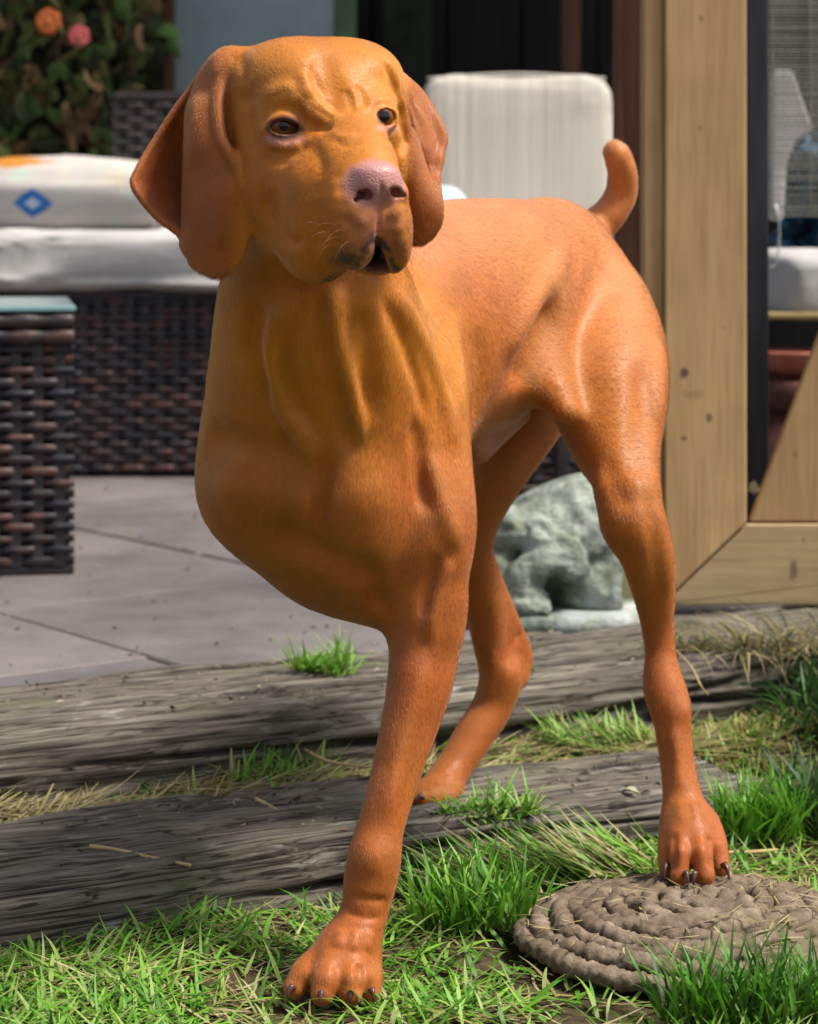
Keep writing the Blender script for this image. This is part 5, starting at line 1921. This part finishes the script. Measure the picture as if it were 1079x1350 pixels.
blades('straw_fringe', 'dry grass fringe drooping over the upper sleeper below the gate', patch(g, .16, .05, 420, .105), (.05, .13), (.0013, .0026), (.5, 1.4), (.5, 1.7), np.vstack([STRAWS, DARKS[:1]]), heading=-2.0, spread=1.5, root=1)
g = ground(1085, 905, .08)
blades('shrub_edge', 'dark green growth at the right edge beside the upper sleeper', patch(g, .045, .09, 420, .03), (.05, .11), (.003, .007), (.1, 1.2), (.2, 1.4), DARKS)

# single stalks and litter
stk = simple('straw_stalk', (.36, .24, .10), (.50, .38, .20), 40, .7, .2)


def stalk(label, pts, z, r, name='dry_stalk'):
    w = cr_line([ground(x, y, z + dz) for x, y, dz in pts], 6)
    c = w[0].copy()
    o = link(name, tube_mesh(name, w - c, np.linspace(r, r * .7, len(w)), 7), stk, None, tuple(c))
    tag(o, label, 'stalk', 'loose stalks and straws')


stalk('forked brown stalk lying on the lower sleeper at left', [(118, 1116, .008), (150, 1120, .004), (200, 1131, .003), (251, 1141, .004)], SL2_Z, .0022)
stalk('pale blue grey grass stem lying across the upper sleeper foot beside the foreleg', [(395, 985, .03), (430, 1003, .028), (470, 1010, .03), (500, 1010, .03)], .03, .0020)
stalk('long straw lying behind the rope mat from the hind paw to the right', [(955, 1124, .006), (985, 1124, .005), (1026, 1121, .006)], .006, .0026)
stalk('short straw lying at an angle in the strip left of the foreleg', [(338, 1054, .008), (355, 1063, .006), (377, 1075, .006)], .04, .0024)
stalk('thin bent grass stem rising in front of the upper sleeper right of the hind leg', [(892, 858, .02), (912, 880, .03), (925, 905, .02), (934, 916, .0)], .09, .0013)
lf = simple('pale_leaf', (.33, .36, .22), (.5, .5, .36), 40, .6, .3)
def leaf(label, x, y, z, L, W, rz, mat):
    c = ground(x, y, z)
    vv, ff = [], []
    for i in range(7):
        t = i / 6
        w = W * math.sin(math.pi * (t * .92 + .04)) * .5
        zz = .004 * math.sin(t * math.pi)
        vv += [(t * L - L / 2, -w, zz + .003), (t * L - L / 2, 0, zz), (t * L - L / 2, w, zz + .003)]
    for i in range(6):
        for j in range(2):
            ff.append([i * 3 + j, i * 3 + j + 1, i * 3 + j + 4, i * 3 + j + 3])
    o = link('fallen_leaf', mesh_np('fallen_leaf', vv, ff), mat, None, (c[0], c[1], z + .003))
    o.rotation_euler = (.15, 0, rz)
    tag(o, label, 'leaf', 'fallen leaves')
leaf('small pale leaf on the lower sleeper left of the hind leg', 832, 1051, SL2_Z, .020, .009, -.6, lf)
bl_ = simple('brown_leaf', (.14, .07, .04), (.24, .13, .08), 40, .7, .2)
leaf('tiny reddish bark flake on the lower sleeper left of the foreleg', 452, 1106, SL2_Z, .016, .006, .1, bl_)
# crumbs and bits scattered on the hard surfaces: nobody could count them
cr = []
cf = []
k = 0
for _ in range(700):
    if rng.random() < .55:
        q = SL1 + S28 * rng.uniform(-.1, 1.2) + N28 * rng.uniform(.33, 2.2); z = PATIO_Z + .0015
    elif rng.random() < .5:
        q = SL1 + S28 * rng.uniform(-.1, 1.2) + N28 * rng.uniform(.05, .28); z = PATIO_Z + .008
    else:
        q = SL2 + S28 * rng.uniform(-.1, .85) + N28 * rng.uniform(.03, .21); z = SL2_Z + .003
    s = rng.uniform(.0015, .005); a = rng.uniform(0, 3.1)
    ax = np.array((math.cos(a), math.sin(a))) * s * rng.uniform(1, 3); ay = np.array((-math.sin(a), math.cos(a))) * s * .5
    for sx_, sy_, dz in ((-1, -1, 0), (1, -1, 0), (1, 1, 0), (-1, 1, 0), (0, 0, s * .6)):
        p = q + ax * sx_ * .5 + ay * sy_ * .5
        cr.append((p[0], p[1], z + dz))
    cf += [[k, k + 1, k + 4], [k + 1, k + 2, k + 4], [k + 2, k + 3, k + 4], [k + 3, k, k + 4]]
    k += 5
ltm = M('garden_litter', .85, .2)
vv_ = ltm.noise(ltm.coords(), 30, 2)
ltm.color(ltm.ramp(vv_, [(.35, (.03, .022, .015)), (.5, (.20, .15, .09)), (.6, (.30, .26, .20))], 'CONSTANT'))
tag(link('garden_litter', mesh_np('garden_litter', cr, cf, False), ltm.m), 'crumbs of straw and soil scattered on the slabs and sleepers', kind='stuff')
